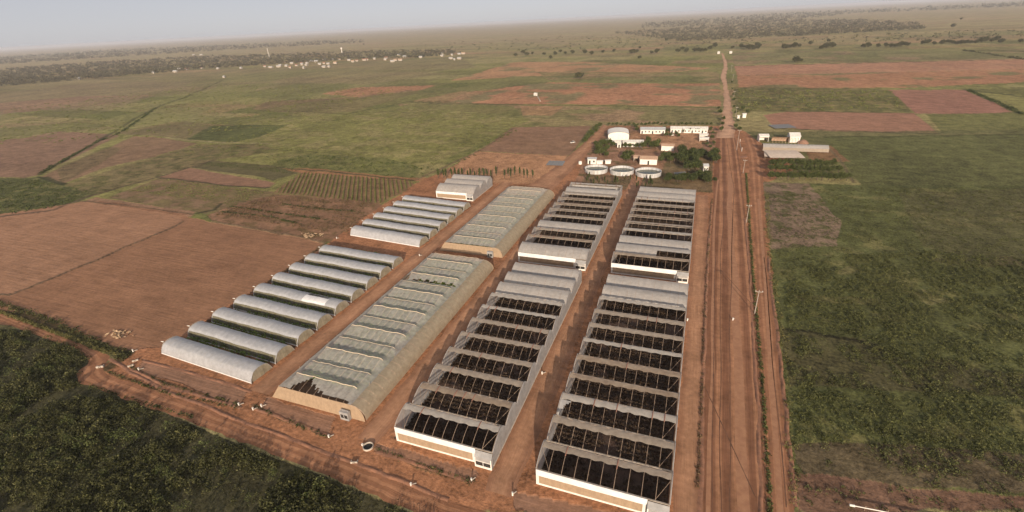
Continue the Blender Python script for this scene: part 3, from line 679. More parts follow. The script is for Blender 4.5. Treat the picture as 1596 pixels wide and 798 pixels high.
# ------------------------------------------------------------------ shade-net houses
def nethouse(label, x0, x1, y0, y1, tear1, tear2, loc_rz=0):
    W = x1-x0; D = y1-y0; per = 13.7; nsp = round(D/per); per = D/nsp
    root = thing('shade_net_house', label, 'greenhouse', (x0, y0, 0), loc_rz, 'greenhouses of the farm')
    EV = 4.5
    def prof(y):           # strong crest, valley, weak crest, valley
        t = (y/per) % 1.0
        K = [(0, EV+.45), (.40, 6.05), (.58, 5.15), (.90, 5.6), (1.0, EV+.45)]
        for (a, za), (b, zb) in zip(K[:-1], K[1:]):
            if t <= b:
                s = (t-a)/(b-a); return za+(zb-za)*s
        return EV
    nu, nv = 64, int(D/ .8)
    def jag(u, a): return a+.10*math.sin(u*61)+.06*math.sin(u*143+1)
    def keep(u, v):
        y = v*D; x = u*W
        if tear1:
            f = x/W
            if .17 < f < .62 and y < 5.4:
                if .3 < y < 1.6+3.7*max(0,(f-.17)/.17)**1.6 and f < .36: return False
                if .36 <= f < .62 and .3 < y < 3.6-3.0*(f-.36)/.26+.4*math.sin(f*90): return False
            if .56 < f < .95 and y < .75+.25*math.sin(f*70): return False
        if tear2:
            yk = y-(5*per+per*.08)
            if 0 < yk < per*.30 and x < W*.13*(1-.3*yk/4): return False
            if 0 < yk < .9+.6*math.sin(x*1.7) and .2 < x/W < .95: return False
        return True
    b = MB()
    def fn(u, v):
        x = u*W; y = v*D
        ed = min(x, W-x); s = min(1, ed/3.2); s = s*s*(3-2*s)
        z = EV+(prof(y)-EV)*s - .16*abs(math.sin(math.pi*x/3.0))*s
        return (x, y, z+.05*math.sin(x*.9+y*.6))
    b.grid(fn, nu, nv, keep); b.build('net_roof', M['net'], root, smooth=True, clean=True)
    for k in range(nsp):       # crest wires under bright folded seams
        for tt, rr in ((.40, .13), (.90, .08)):
            yy = (k+tt)*per; b = MB(); b.tube([(W*u, yy+.12*math.sin(u*23+k), fn(u, yy/D)[2]+.04) for u in np.linspace(.08, .93, 30)], rr, 5); b.build('crest_seam', M['seam_tan'], root, smooth=True)
    for i in range(1, 10):
        b = MB(); b.tube([(W*i/10, y, fn(i/10, y/D)[2]+.015) for y in np.linspace(6.0 if tear1 else .3, D-.3, nsp*10)], .035, 4); b.build('cross_seam', M['seam_tan'], root)
    b = MB()                # right hand skirt, a quarter round from eave to ground
    b.grid(lambda u, v: (W+4.3*math.sin(v*math.pi/2), u*D, .05+(EV-.05)*math.cos(v*math.pi/2)**.85), 60, 8); b.build('curved_skirt', M['netskirt'], root, smooth=True)
    b = MB(); b.grid(lambda u, v: (-3.2*v, u*D, EV*(1-v)+.05), 40, 3); b.build('side_net', M['netskirt'], root)
    for y, nm in ((-.02, 'front_wall'), (D+.02, 'back_wall')):
        b = MB(); s = -1 if nm == 'front_wall' else 1
        b.grid(lambda u, v: (-3.2*(1-v)+(W+3.2*(1-v))*u, y+s*.7*(1-v), .05+(EV-.05)*v), 40, 3)
        pts = [(W, y, .05), (W, y, EV)]
        pts = [(W, y+s*.7, .05)]+[(W+4.3*math.sin(v*math.pi/2), y+s*.7*(1-math.cos(v*math.pi/2)), .05+(EV-.05)*math.cos(v*math.pi/2)**.85) for v in (1,.85,.7,.55,.4,.25,.12,0)]
        b.poly(pts); b.build(nm, M['netwall'], root)
    b = MB(); b.tube([(W*.88+.1, -1.3, 0), (W*.88+.1, -1.3, 3.2), (W*.98, -1.3, 3.2), (W*.98, -1.3, 0)], .08, 4); b.box(W*.88, W*.99, -1.9, -.75, 0, 2.9)
    pr = b.build('entrance_porch', M['film_clear'], root)
    b = MB(); b.box(W*.895, W*.93, -1.96, -1.902, .8, 2.0); b.box(W*.94, W*.98, -1.96, -1.902, .8, 2.0); b.build('window', M['glass'], pr)
    f = MB()
    for i in range(0, 11):
        x = W*i/10
        for k in range(nsp*2+1):
            y = min(max((k//2)*per+(0 if k % 2 == 0 else per*.66), .2), D-.2); f.tube([(x, y, 0), (x, y, prof(y)-.1)], .07, 4)
    for i in range(11):
        x = min(max(W*i/10, .1), W-.1)
        f.tube([(x, y, fn(x/W, y/D)[2]-.12) for y in np.linspace(.1, D-.1, nsp*10)], .05, 4)
    f.build('support_frame', M['steel'], root)
    f = MB()
    for i in range(int(D/3.4)+1):
        y = min(i*3.4, D-.1); f = MB(); f.tube([(W+4.25*math.sin(v*math.pi/2), y, .08+(EV-.05)*math.cos(v*math.pi/2)**.85) for v in (0,.2,.4,.6,.8,1)], .06, 4); f.build('skirt_hoop', M['steel'], root)
    return root
M['netskirt'] = sheet('tan_skirt_net', (.52,.43,.31), (.44,.36,.26), .18, .35, rough=.9, spec=.05, scale=.6)
nethouse('long tan shade-net house in the near row with a torn front roof showing dark beds', -109.6, -83.1, 80.3, 175.6, True, True)
nethouse('long grey-tan shade-net house in the far row, roof whole, left of the wide lane', -109.4, -83.3, 188.5, 277.5, False, False)
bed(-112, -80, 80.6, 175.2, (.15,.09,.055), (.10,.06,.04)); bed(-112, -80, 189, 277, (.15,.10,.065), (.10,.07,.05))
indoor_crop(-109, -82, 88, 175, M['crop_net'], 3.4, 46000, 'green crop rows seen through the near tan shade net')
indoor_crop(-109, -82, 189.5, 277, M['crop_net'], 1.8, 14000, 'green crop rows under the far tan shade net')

# ------------------------------------------------------------------ film tunnels
TP = [(0,0),(.3,1.05),(.8,2.1),(1.45,3.0),(1.8,3.25),(2.9,3.58),(4.1,3.72),(5.3,3.58),(6.4,3.25),(6.75,3.0),(7.4,2.1),(7.9,1.05),(8.2,0)]
def tprof(v):
    q = v*(len(TP)-1); i = min(int(q), len(TP)-2); s = q-i
    return TP[i][0]*(1-s)+TP[i+1][0]*s, TP[i][1]*(1-s)+TP[i+1][1]*s
M['shade_band'] = sheet('olive_shade_band', (.20,.175,.10), (.14,.125,.07), .30, .3, rough=.9, spec=.05, scale=.8)
def tunnel(label, loc, rz, L=44.8, damaged=False, bulge=0.0, shade_band=True):
    root = thing('film_tunnel', label, 'greenhouse', loc, rz, 'film tunnels in the left column')
    ph = random.random()*6
    def fn(u, v):
        y, z = tprof(v); x = -L*u
        k = .06*math.sin(x*.8+ph)+.09*math.sin(x*.23+ph*2)+bulge*math.sin(v*math.pi)
        sag = .07*abs(math.sin(math.pi*x/2.2)) if .05 < v < .95 else 0
        return (x, y+(k*.4 if v < .5 else -k*.4)*(z > .2), z+(k-sag)*(.2 < v < .8))
    hole = (lambda u, v: not (.155 < u < .40 and .53 < v < .66+.03*math.sin(u*160))) if damaged else None
    b = MB(); b.grid(fn, 60, 24, hole); cover = b.build('cover', M['tunnel'], root, smooth=True, clean=damaged)
    if damaged:
        b = MB(); b.grid(lambda u, v: tuple(np.array(fn(.13+.27*u, .22+.31*v))+np.array([0,-.05,.06])), 20, 8); b.build('repair_sheet', M['white_film'], root, smooth=True)
    for x, nm in ((.02, 'end_wall'), (-L-.02, 'end_wall')):
        b = MB(); b.poly([(x, y, z+.02) for y, z in TP]); b.build(nm, M['tunnel_end'], root)
    if shade_band:
        b = MB(); b.grid(lambda u, v: tuple(np.array(fn(.004+.99*u, .015+.19*v))+np.array([0,-.07,.03])), 40, 5); b.build('painted_shade_band', M['shade_band'], root, smooth=True)  # olive band paints in the neighbour tunnel's shade and the crop showing through
    for j in range(1, 15):       # hoops showing through as pale seams
        b = MB(); b.tube([tuple(np.array(fn(j/15, v))+np.array([0,0,.035])) for v in np.linspace(.2, .98, 14)], .03, 4); b.build('hoop', M['seam'], root)
    b = MB(); b.box(-L, -.1, -.12, -.02, .0, .42); b.build('base_skirt', M['white_film'], root)
    f = MB()
    for x in (.08, -L-.08): f.tube([(x, y, z+.03) for y, z in TP], .06, 5)
    f.tube([(.35, -.25, 0), (.2, -.05, 1.2), (.12, .5, 1.7)], .09, 5)
    f.build('end_frame', M['film_clear'], root)
    b = MB(); b.tube([(-L-.1, 2.0, 3.7), (-L-.9, 1.6, 3.9)], .22, 5, .08); b.build('ridge_tie', M['white'], root)
    b = MB(); b.box(.04, .12, 3.5, 5.1, 0, 2.1); b.build('door', M['tunnel_end'], root)
    return root
ordn = ['nearest','second','third','fourth','fifth','sixth','seventh','eighth','ninth']
rz1 = -math.radians(3.4)
for k in range(9):
    lb = {0: 'silver film tunnel nearest the camera at the lower end of the left column',
          4: 'film tunnel with a bright white repair sheet and dark hole in its top',
          8: 'last film tunnel of the near nine, just before the dark gap'}.get(k, ordn[k]+' silver film tunnel counted from the near end of the left column')
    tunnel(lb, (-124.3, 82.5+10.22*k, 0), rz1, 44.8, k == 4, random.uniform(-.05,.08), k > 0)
for k in range(6):
    lb = {0: 'cream film tunnel just beyond the dark gap, first of the far six', 5: 'last cream film tunnel of the far six, in front of the small three-bay greenhouse'}.get(k, 'cream film tunnel, '+ordn[k]+' of the far six counted from the gap')
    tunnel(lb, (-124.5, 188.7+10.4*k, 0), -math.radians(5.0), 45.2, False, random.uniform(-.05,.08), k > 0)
indoor_crop(-168, -126, 86, 176, M['crop_net'], 1.4, 16000, 'low green crop inside the near film tunnels')

# ------------------------------------------------------------------ trees
def make_tree_meshes(nm, mat, rx, rz, zc, n, leaf, lumps):
    r = np.random.default_rng(hash(nm) % 1000 if False else sum(map(ord, nm)))
    P = crown_pts(n, rx, rz, zc, lumps, r); V, Fq = leaf_quads(P, leaf*(.7+.6*r.random(n)), r=r)
    crown = np_mesh('crown', V, Fq, mat)
    b = MB(); th = zc
    b.tube([(0,0,-.1), (.05,.02,th*.4), (.0,.08,th*.75)], .22, 6, .13)
    for k in range(5):
        a = k*1.3+r.random(); b.tube([(.02,.04,th*.5), (rx*.3*math.cos(a), rx*.3*math.sin(a), th*.85), (rx*.6*math.cos(a), rx*.6*math.sin(a), th*1.15)], .10, 4, .03)
    me = bpy.data.meshes.new('trunk'); me.from_pydata(b.v, [], b.f); me.materials.append(M['bark'])
    return crown, me
TREE = {'round': [make_tree_meshes('round%d' % i, M['leaf'], 2.9, 2.5, 2.9, 900, .30, 11) for i in range(3)],
        'dark': [make_tree_meshes('dark%d' % i, M['leaf_dark'], 3.6, 3.0, 3.6, 1000, .38, 13) for i in range(3)],
        'slim': [make_tree_meshes('slim%d' % i, M['leaf_dark'], .8, 2.6, 2.6, 320, .26, 8) for i in range(2)],
        'far': [make_tree_meshes('far%d' % i, M['leaf_far'], 5.5, 4.2, 4.3, 520, .75, 10) for i in range(3)]}
def tree(style, x, y, s, label, group, name='tree', sz=1.0):
    cr, tk = random.choice(TREE[style])
    t = thing(name, label, 'tree' if name != 'shrub' else 'shrub', (x, y, 0), random.random()*6.28, group); t.scale = (s, s, s*sz)
    link('crown', cr, t); link('trunk', tk, t); return t
Z1 = lambda u, v: at(900+u/6.94, 185+v/6.94)
Z2 = lambda u, v: at(1120+u/5.7, 150+v/5.7)
for i in range(9):
    x, y = Z1(85+i*19, 262-i*21); tree('round', x+random.uniform(-1,1), y, .95+.3*random.random(), 'round green tree in the hedge row along the lane left of the white warehouse', 'hedge trees along the compound lane')
for (u,v) in [(200,300),(232,335),(262,305),(300,300),(338,300),(385,302),(215,395),(250,402),(322,420),(285,385),(205,360),(330,340)]:
    x, y = Z1(u, v); tree('round', x, y, 1.0+.5*random.random(), 'green garden tree between the lane and the small white sheds', 'garden trees left in the compound')
for (u,v) in [(515,312),(572,318),(640,318)]:
    x, y = Z1(u, v); tree('round', x, y, .95, 'rounded tree clipped against the front wall of the white house below the warehouse', 'trees against the long white house')
for (u,v) in [(745,300),(790,322),(828,300),(700,340),(850,330),(500,445),(535,462),(560,425),(520,415),(925,440),(960,455),(1005,480),(905,480),(985,430),(1050,455),(870,300),(760,270)]:
    x, y = Z1(u, v); tree('round', x, y, 1.0+.5*random.random(), 'green yard tree among the brown and white houses in the compound', 'yard trees in the compound middle')
for i in range(26):
    u = random.uniform(1105, 1510); v = random.uniform(385, 575)
    if 1315 < u < 1440 and 480 < v < 575: u -= 150
    x, y = Z1(u, v); tree('dark', x, y, .95+.5*random.random(), 'dark dense tree in the grove at the right edge of the compound', 'grove trees beside the road')
for i in range(26):
    u = random.uniform(960, 1490); v = 600+(u-960)/530*25+random.uniform(0, 85)
    if 1080 < u < 1230 and v < 650: v += 45
    x, y = Z1(u, v); tree('dark', x, y, .62+.4*random.random(), 'bushy green tree in the thicket below the guard hut', 'thicket trees at the compound corner')
for (u,v) in [(935,120),(970,150),(1005,195),(965,200),(1090,200),(1060,185),(1440,130),(1465,170),(1450,230),(1465,280),(1440,320),(1400,290),(620,110),(650,140)]:
    x, y = Z1(u, v); tree('round', x, y, .6+.4*random.random(), 'small tree by the white sheds at the top of the compound', 'trees at the top of the compound')
for i in range(16):
    x, y = Z1(1130+i*18, 152+random.uniform(-3,4)); tree('slim', x, y, .9+.2*random.random(), 'slender young tree in the line before the white colonnaded shed', 'slim trees before the long shed')
for i in range(26):
    x, y = Z1(340+i*44, 78-i*.4+random.uniform(-6,6)); tree('round', x, y, .5+.35*random.random(), 'low hedge tree along the back boundary of the compound', 'back boundary hedge trees')
for i in range(24):
    q = 684+i*6.3+random.uniform(-1.5,1.5)
    if 774 < q < 785: continue
    x, y = at(q, 276+random.uniform(-2,3)-(q-684)*.01); tree('slim', x, y, 1.0+.35*random.random(), 'slender dark sapling in the row behind the small silver greenhouse', 'saplings behind the film tunnels', sz=1.3)
for i in range(22):
    u = 60+random.uniform(0, 800); v = 640+random.uniform(0, 85)+u*.04
    x, y = Z1(u, v); tree('slim', x, y, .7+.4*random.random(), 'thin young tree on the bare ground in front of the round tanks', 'young trees before the tanks', sz=1.1)
for row, (v, u0, u1, nn) in enumerate([(618,470,1010,11),(668,450,1060,13),(735,455,1130,14)]):
    for i in range(nn):
        x, y = Z2(u0+(u1-u0)*i/(nn-1)+random.uniform(-6,6), v+random.uniform(-4,4)+i*1.0)
        tree('round', x, y, 1.0+.25*random.random(), 'round orchard tree, '+['in the back row by the tan canopy','in the middle row below the tan canopy','in the front row nearest the camera'][row], 'orchard trees right of the road')
for (px,py) in [(1127,188),(1126,196),(1122,178),(1124,205),(1120,170),(1147,200),(1150,190),(1144,168),(1143,150),(1143,158),(1146,178),(1152,205),(1141,140),(1140,130),(1158,172),(1165,178)]:
    x, y = at(px, py); tree('round', x, y, .7+.5*random.random(), 'roadside bush beside the straight dirt road beyond the compound', 'roadside bushes', 'shrub')
ft = [(804,88),(815,84),(830,85),(858,92),(865,86),(873,82),(881,85),(892,84),(911,84),(922,86),(940,83),(957,81),(985,84),(993,82),(989,83),(997,76),(1024,83),(1057,82),(1063,78),(1070,82),(1082,81),(1090,82),(1107,78),(1114,74),(1098,81),(1141,76),(1155,75),(1160,75),
      (1168,78),(1175,78),(1172,76),(1180,77),(1184,74),(1179,73),(1165,76),(1221,77),(1226,76),(1232,75),(1238,75),(1245,74),(1263,70),(1280,77),(1287,76),(1292,74),(1296,75),(1290,66),(1345,75),(1352,74),(1368,74),(1380,73),(1388,74),(1396,74),(1404,73),(1412,73),(1440,70),(1447,68),(1455,70),(1468,70),(1474,68),(1480,68),(1484,69),(1490,70),(1497,70),(1505,69),(1512,68),(1520,68),(1528,67),(1535,66),(1545,66),(1553,64),(1560,68),(1590,67),(1240,98),(1246,97),(904,123),(997,92),(1485,43),(1498,31),(1038,64),(545,68),(567,70),(1015,84),(848,86),(822,87)]
for px, py in ft:
    x, y = at(px, py); tree('far', x, y, 1.1+.9*random.random(), 'lone savanna tree in the broken tree line across the plain', 'trees of the far tree line')
# woodland that reads as one mass
def scatter_px(poly, n, r):
    P = np.array(poly, float); out = []
    lo, hi = P.min(0), P.max(0)
    while len(out) < n:
        q = r.uniform(lo, hi, (n, 2)); k = inside(P, q[:, 0], q[:, 1]); out += list(q[k])
    return out[:n]
def woodland(name, label, poly, n, s, mat, nl=16, seed=1):
    r = np.random.default_rng(seed); Vs = []; 
    Q = np.array([at(*q) for q in scatter_px(poly, n, r)]); d = np.hypot(Q[:,0], Q[:,1])
    sz = s*(.6+.8*r.random(n))*(1+np.clip(d-2500, 0, 6000)/5000)
    C = np.repeat(np.c_[Q, np.zeros(n)], nl, 0); z = np.repeat(sz, nl)
    C[:, 0] += r.normal(0, .55, n*nl)*z; C[:, 1] += r.normal(0, .55, n*nl)*z; C[:, 2] = z*(.35+.75*np.abs(r.normal(.55, .35, n*nl)))
    V, Fq = leaf_quads(C, z*.33, r=r)
    o = link(name, np_mesh(name, V, Fq, mat)); kind(o, 'stuff'); return tag(o, label, 'woodland')
woodland('woodland', 'brown-green woodland around and behind the village at upper left', [(-40,112),(150,98),(330,88),(400,86),(640,79),(700,79),(720,84),(660,90),(560,93),(400,103),(330,107),(200,119),(-40,139)], 4200, 5.5, M['wood_far'], 16, 1)
woodland('woodland', 'blue-grey belt of trees beyond the village', [(-40,93),(200,78),(400,70),(500,65),(570,62),(565,67),(400,76),(300,82),(-40,104)], 1500, 7, M['wood_far'], 12, 2)
woodland('woodland', 'dark woodland belt right of centre below the horizon', [(950,52),(1090,42),(1196,33),(1350,32),(1430,38),(1444,46),(1300,54),(1140,62),(1060,65),(1000,57)], 2400, 7, M['wood_far'], 12, 3)
woodland('woodland', 'hazy strip of trees along the right horizon', [(1000,38),(1196,24),(1596,6),(1596,11),(1330,22),(1196,36),(1000,45)], 900, 9, M['wood_far'], 10, 4)
woodland('woodland', 'thin scatter of bushes on the far plain', [(620,70),(950,55),(1196,62),(1596,45),(1596,60),(1150,72),(800,80),(640,78)], 420, 4.5, M['leaf_far'], 12, 5)

# ------------------------------------------------------------------ ground vegetation
def tufts(name, label, pts, size, hgt, nl, leaf, mat, cat, seed, spread=.5, dens=None):
    r = np.random.default_rng(seed); n = len(pts)
    s = size*(.55+.9*r.random(n)**1.5); hs = hgt*(.5+.8*r.random(n))
    C = np.repeat(np.c_[pts, np.zeros(n)], nl, 0); z = np.repeat(s, nl); hh = np.repeat(hs, nl)
    a = r.normal(0, spread, (n*nl, 2)); C[:, :2] += a*z[:, None]
    q = np.clip(1-(a**2).sum(1)*1.2, .1, 1); C[:, 2] = hh*q*(.25+.75*r.random(n*nl))
    V, Fq = leaf_quads(C, leaf*(.6+.8*r.random(n*nl))*z/size, .0, r)
    o = link(name, np_mesh(name, V, Fq, mat)); kind(o, 'stuff'); return tag(o, label, cat)
def area_pts(poly_px, dens, seed, thr=None, sc=9, s=71):
    r = np.random.default_rng(seed); P = np.array([at(*q) for q in grow(poly_px)]); lo, hi = P.min(0), P.max(0)
    n = int((hi-lo).prod()*dens); q = r.uniform(lo, hi, (n, 2)); q = q[inside(P, q[:, 0], q[:, 1])]
    if thr is not None:
        f = fbm(q[:, 0]/sc, q[:, 1]/sc, s); q = q[f+r.normal(0, .05, len(q)) > thr]
    return q
scr = [(-120,470),(0,500),(60,520),(140,556),(112,590),(200,632),(395,708),(560,776),(640,806),(680,830),(400,960),(-160,960),(-300,700)]
tufts('scrub', 'dense dark scrub filling the lower left foreground', area_pts(scr, .42, 11, .49, 9), 2.0, 2.6, 120, .21, M['scrub'], 'scrub', 12)
tufts('scrub', 'taller paler bushes standing out of the foreground scrub', area_pts(scr, .022, 15, .40, 14), 2.6, 3.4, 130, .22, M['leaf'], 'scrub', 16, .42)
tufts('scrub', 'low dark weeds under the foreground scrub', area_pts(scr, .6, 13, .44, 9), 1.0, .9, 34, .18, M['scrub'], 'scrub', 14)
rf = [(1222,420),(1300,400),(1440,392),(1596,430),(1720,520),(1720,760),(1596,770),(1380,735),(1240,700)]
tufts('scrub', 'dark leafy growth covering the lower right field', area_pts(rf, .95, 21, .40, 8), .95, .9, 30, .17, M['crop_right'], 'scrub', 22)
tufts('field_crop', 'low green crop in the middle right field', area_pts([(1205,300),(1330,292),(1596,300),(1800,330),(1720,520),(1440,392),(1215,440)], .30, 23, .36, 12), .8, .5, 16, .18, M['crop_right'], 'crop', 24)
tufts('field_crop', 'dark weeds at the bottom edge right of the side track', area_pts([(1240,700),(1380,735),(1596,770),(1720,830),(1250,790)], .25, 25, .47, 6), .8, .6, 20, .2, M['crop_right'], 'crop', 26)
tufts('field_crop', 'bushy crop in the textured field right of the road', area_pts([(1150,140),(1388,141),(1416,172),(1150,172)], .02, 27), 2.0, 1.6, 14, .55, M['maize'], 'crop', 28)
tufts('field_crop', 'leafy crop in the dark green field at the left edge', area_pts([(0,280),(60,280),(140,299),(100,322),(0,347)], .10, 29), 1.4, 1.1, 14, .35, M['leaf'], 'crop', 30)
tufts('field_crop', 'bushy green strip along the edge of the big meadow', area_pts([(440,250),(480,242),(600,248),(690,262),(800,200),(812,200),(700,268),(645,279),(420,258)], .05, 31, .42, 10), 1.8, 1.3, 14, .42, M['leaf'], 'crop', 32)
tufts('meadow_grass', 'scattered tussocks in the big green meadow', area_pts([(250,240),(480,182),(640,168),(820,188),(740,236),(650,270),(330,248)], .03, 33, .4, 20), 1.6, .8, 10, .4, M['maize'], 'grass', 34)
# maize-like rows
r = np.random.default_rng(5); Pm = np.array([at(*q) for q in [(428,300),(472,269),(640,282),(646,288),(592,317)]])
th = math.radians(125); dv = np.array([math.cos(th), math.sin(th)]); nv_ = np.array([-dv[1], dv[0]]); q = []
pc = Pm.mean(0); sv = np.arange(-110, 110, .55)
for o_ in np.arange(-110, 110, 3.0):
    q.append(pc+nv_*o_+sv[:, None]*dv+r.normal(0, .1, (len(sv), 2)))
q = np.concatenate(q); q = q[inside(Pm, q[:, 0], q[:, 1])]
tufts('field_crop', 'tall green crop planted in straight rows left of the far tunnels', q, .55, .9, 10, .26, M['maize'], 'crop', 36, .32)
def rows(poly, gap, mat, label, seed, size=.8, hgt=.8, thr=.4, nl=10, along='x'):
    r = np.random.default_rng(seed); P = np.array([at(*q) for q in poly]); lo, hi = P.min(0), P.max(0); out = []
    for yv in np.arange(lo[1], hi[1], gap):
        xv = np.arange(lo[0], hi[0], 1.1); out.append(np.c_[xv+r.normal(0, .4, len(xv)), yv+r.normal(0, .25, len(xv))+xv*-.06])
    q = np.concatenate(out); q = q[inside(P, q[:, 0], q[:, 1])]; q = q[fbm(q[:, 0]/12, q[:, 1]/12, seed) > thr]
    return tufts('field_crop', label, q, size, hgt, nl, .3, mat, 'crop', seed, .45)
rows([(330,335),(430,303),(588,318),(540,368),(500,374),(332,342)], 2.9, M['brown'], 'rough brown stubble rows beside the near tunnels', 41, .75, 1.0, .40)
rows([(175,308),(250,279),(345,290),(425,300),(335,327),(318,331)], 3.0, M['maize'], 'olive crop rows in the strip above the bare field', 42, .7, .5, .42, 8)
rows([(302,262),(330,252),(458,263),(465,268),(425,280),(396,272)], 3.4, M['leaf'], 'dark green crop rows in the narrow upper strip', 43, .9, .7, .36, 8)
# verge grass along tracks and the roadside ditch
def along(px, wid, dens, seed):
    r = np.random.default_rng(seed); P = [at(*q) for q in px]; out = []
    for (x1, y1), (x2, y2) in zip(P[:-1], P[1:]):
        L = math.hypot(x2-x1, y2-y1); n = max(1, int(L*dens)); t = r.random(n); o_ = r.normal(0, wid*.4, n)
        nx, ny = -(y2-y1)/L, (x2-x1)/L; out.append(np.c_[x1+(x2-x1)*t+nx*o_, y1+(y2-y1)*t+ny*o_])
    return np.concatenate(out)
for q_ in [[(360,322),(430,332),(510,343)], [(440,318),(500,326),(560,330)], [(345,330),(420,338),(470,350)]]:
    tufts('field_crop', 'dark weedy furrow in the brown stubble field', along(q_, .8, 2.0, 90), .9, .7, 14, .25, M['leaf_dark'], 'crop', 91)
tufts('verge_grass', 'sunlit yellow-green grass along the upper side of the perimeter track', along([(-40,478),(0,486),(60,508),(120,530),(165,549),(185,552)], 1.0, 7, 51), .6, .6, 14, .2, M['grass'], 'grass', 52)
tufts('scrub', 'dark bushes behind the grass verge at left', along([(-40,466),(0,474),(60,492),(120,518),(160,540),(195,552),(190,562)], 1.6, 2.6, 53), .9, 1.1, 20, .24, M['scrub'], 'scrub', 54)
tufts('verge_grass', 'grass in the ditch between road and side track', along([(1202,820),(1196,720),(1190,620),(1180,500),(1173,420),(1167,330),(1163,270)], .45, 4, 55), .5, .5, 12, .2, M['crop_right'], 'grass', 56)
tufts('verge_grass', 'pale dry grass on the right verge of the side track', along([(1240,790),(1228,650),(1225,560),(1212,480),(1200,400),(1195,300)], 1.8, 2.0, 57), .7, .6, 12, .2, M['grass'], 'grass', 58)
tufts('verge_grass', 'thin dry grass line between farm lane and main road', along([(1087,760),(1093,640),(1097,520),(1103,400),(1110,310)], .4, 2.4, 59), .5, .5, 12, .18, M['brown'], 'grass', 60)
tufts('verge_grass', 'weeds in the drains before the front beds', np.concatenate([along(q, .5, 1.6, 61) for q in [[(170,580),(260,612),(374,636)], [(395,634),(513,682)], [(588,700),(736,752)], [(140,602),(300,650)], [(205,572),(255,598),(374,630)]]]), .6, .5, 12, .2, M['scrub'], 'grass', 62)
tufts('scrub', 'hedge line of bushes on the ditch across the left plain', along([(62,271),(150,222),(186,208),(205,195),(244,168)], 1.6, .45, 63), 2.0, 1.6, 18, .5, M['leaf_dark'], 'scrub', 64)
tufts('scrub', 'dark bushes on the ditch at the far right', along([(1510,141),(1550,158),(1596,179)], 2.0, .9, 65), 2.2, 2.2, 18, .5, M['leaf_dark'], 'scrub', 66)
tufts('scrub', 'bushy ditch line at upper right', along([(1500,78),(1550,86),(1596,93)], 4, .35, 67), 3.2, 3, 18, .8, M['leaf_far'], 'scrub', 68)
tufts('scrub', 'weeds between the film tunnels and the bare field', along([(505,382),(470,406),(400,452),(340,492),(300,520)], 1.0, 3, 69), .8, .8, 14, .22, M['brown'], 'scrub', 70)
tufts('meadow_grass', 'dry bushes dotted across the left plain', area_pts([(0,180),(350,130),(640,140),(400,200),(250,215),(0,225)], .006, 73), 2.4, 1.3, 12, .6, M['maize'], 'grass', 74)

gq = []
r = np.random.default_rng(77)
for k in range(15):
    x0, y0, a = (-124.3, 82.5+10.22*k, -math.radians(3.4)) if k < 9 else (-124.5, 188.7+10.4*(k-9), -math.radians(5.0))
    u = r.uniform(1, 44, 90); v = 9.15+r.normal(0, .3, 90)
    gq.append(np.c_[x0-u*math.cos(a)-v*math.sin(a), y0-u*math.sin(a)+v*math.cos(a)])
tufts('verge_grass', 'dark weeds growing in the narrow gaps between the film tunnels', np.concatenate(gq), .5, .5, 12, .2, M['brown'], 'grass', 78)
def bank(px, wid, hgt, seed, mat):
    P = np.array([at(*q) for q in px]); d = np.concatenate([[0], np.cumsum(np.hypot(*np.diff(P, axis=0).T))]); n = int(d[-1]/1.2)
    q = np.linspace(0, d[-1], n); X = np.interp(q, d, P[:,0]); Y = np.interp(q, d, P[:,1]); T = np.stack([np.gradient(X), np.gradient(Y)], 1); T /= np.hypot(*T.T)[:,None]
    N = np.stack([-T[:,1], T[:,0]], 1); h = hgt*np.clip(2.6*fbm(q/3.2, q*0+seed, seed)-.75, .08, 1.2); o_ = (fbm(q/8, q*0, seed+5)-.5)*wid*.8
    V = []; 
    for j, (c, z) in enumerate([(-1,-.05),(-.55,.65),(-.1,1),(.4,.7),(1,-.05)]):
        V.append(np.stack([X+N[:,0]*(c*wid/2+o_), Y+N[:,1]*(c*wid/2+o_), z*h], 1))
    V = np.stack(V, 1).reshape(-1, 3); I = np.arange(n*5).reshape(n, 5)
    Fq = np.stack([I[:-1,:-1], I[:-1,1:], I[1:,1:], I[1:,:-1]], -1).reshape(-1, 4)
    kind(link('earth_bank', np_mesh('earth_bank', V, Fq, mat)), 'structure')
M['earth'] = simple('loose_earth', (.29,.14,.082), (.19,.095,.058), .8, .95, .5)
bank([(1090,800),(1094,640),(1098,520),(1103,400),(1109,318)], 1.3, .55, 3, M['earth'])
bank([(1187,800),(1182,650),(1174,520),(1168,420),(1160,340)], 1.1, .35, 4, M['earth'])
bank([(1240,790),(1226,650),(1209,500),(1197,400)], 1.2, .35, 5, M['earth'])
for i_, q in enumerate([[(225,562),(300,582),(392,610)], [(205,575),(262,602),(376,636)], [(395,636),(440,652),(516,680)], [(588,702),(650,724),(738,752)], [(170,560),(250,606),(400,665),(540,716),(700,778)]]):
    bank(q, 1.3, .28, 10+i_, M['earth'])

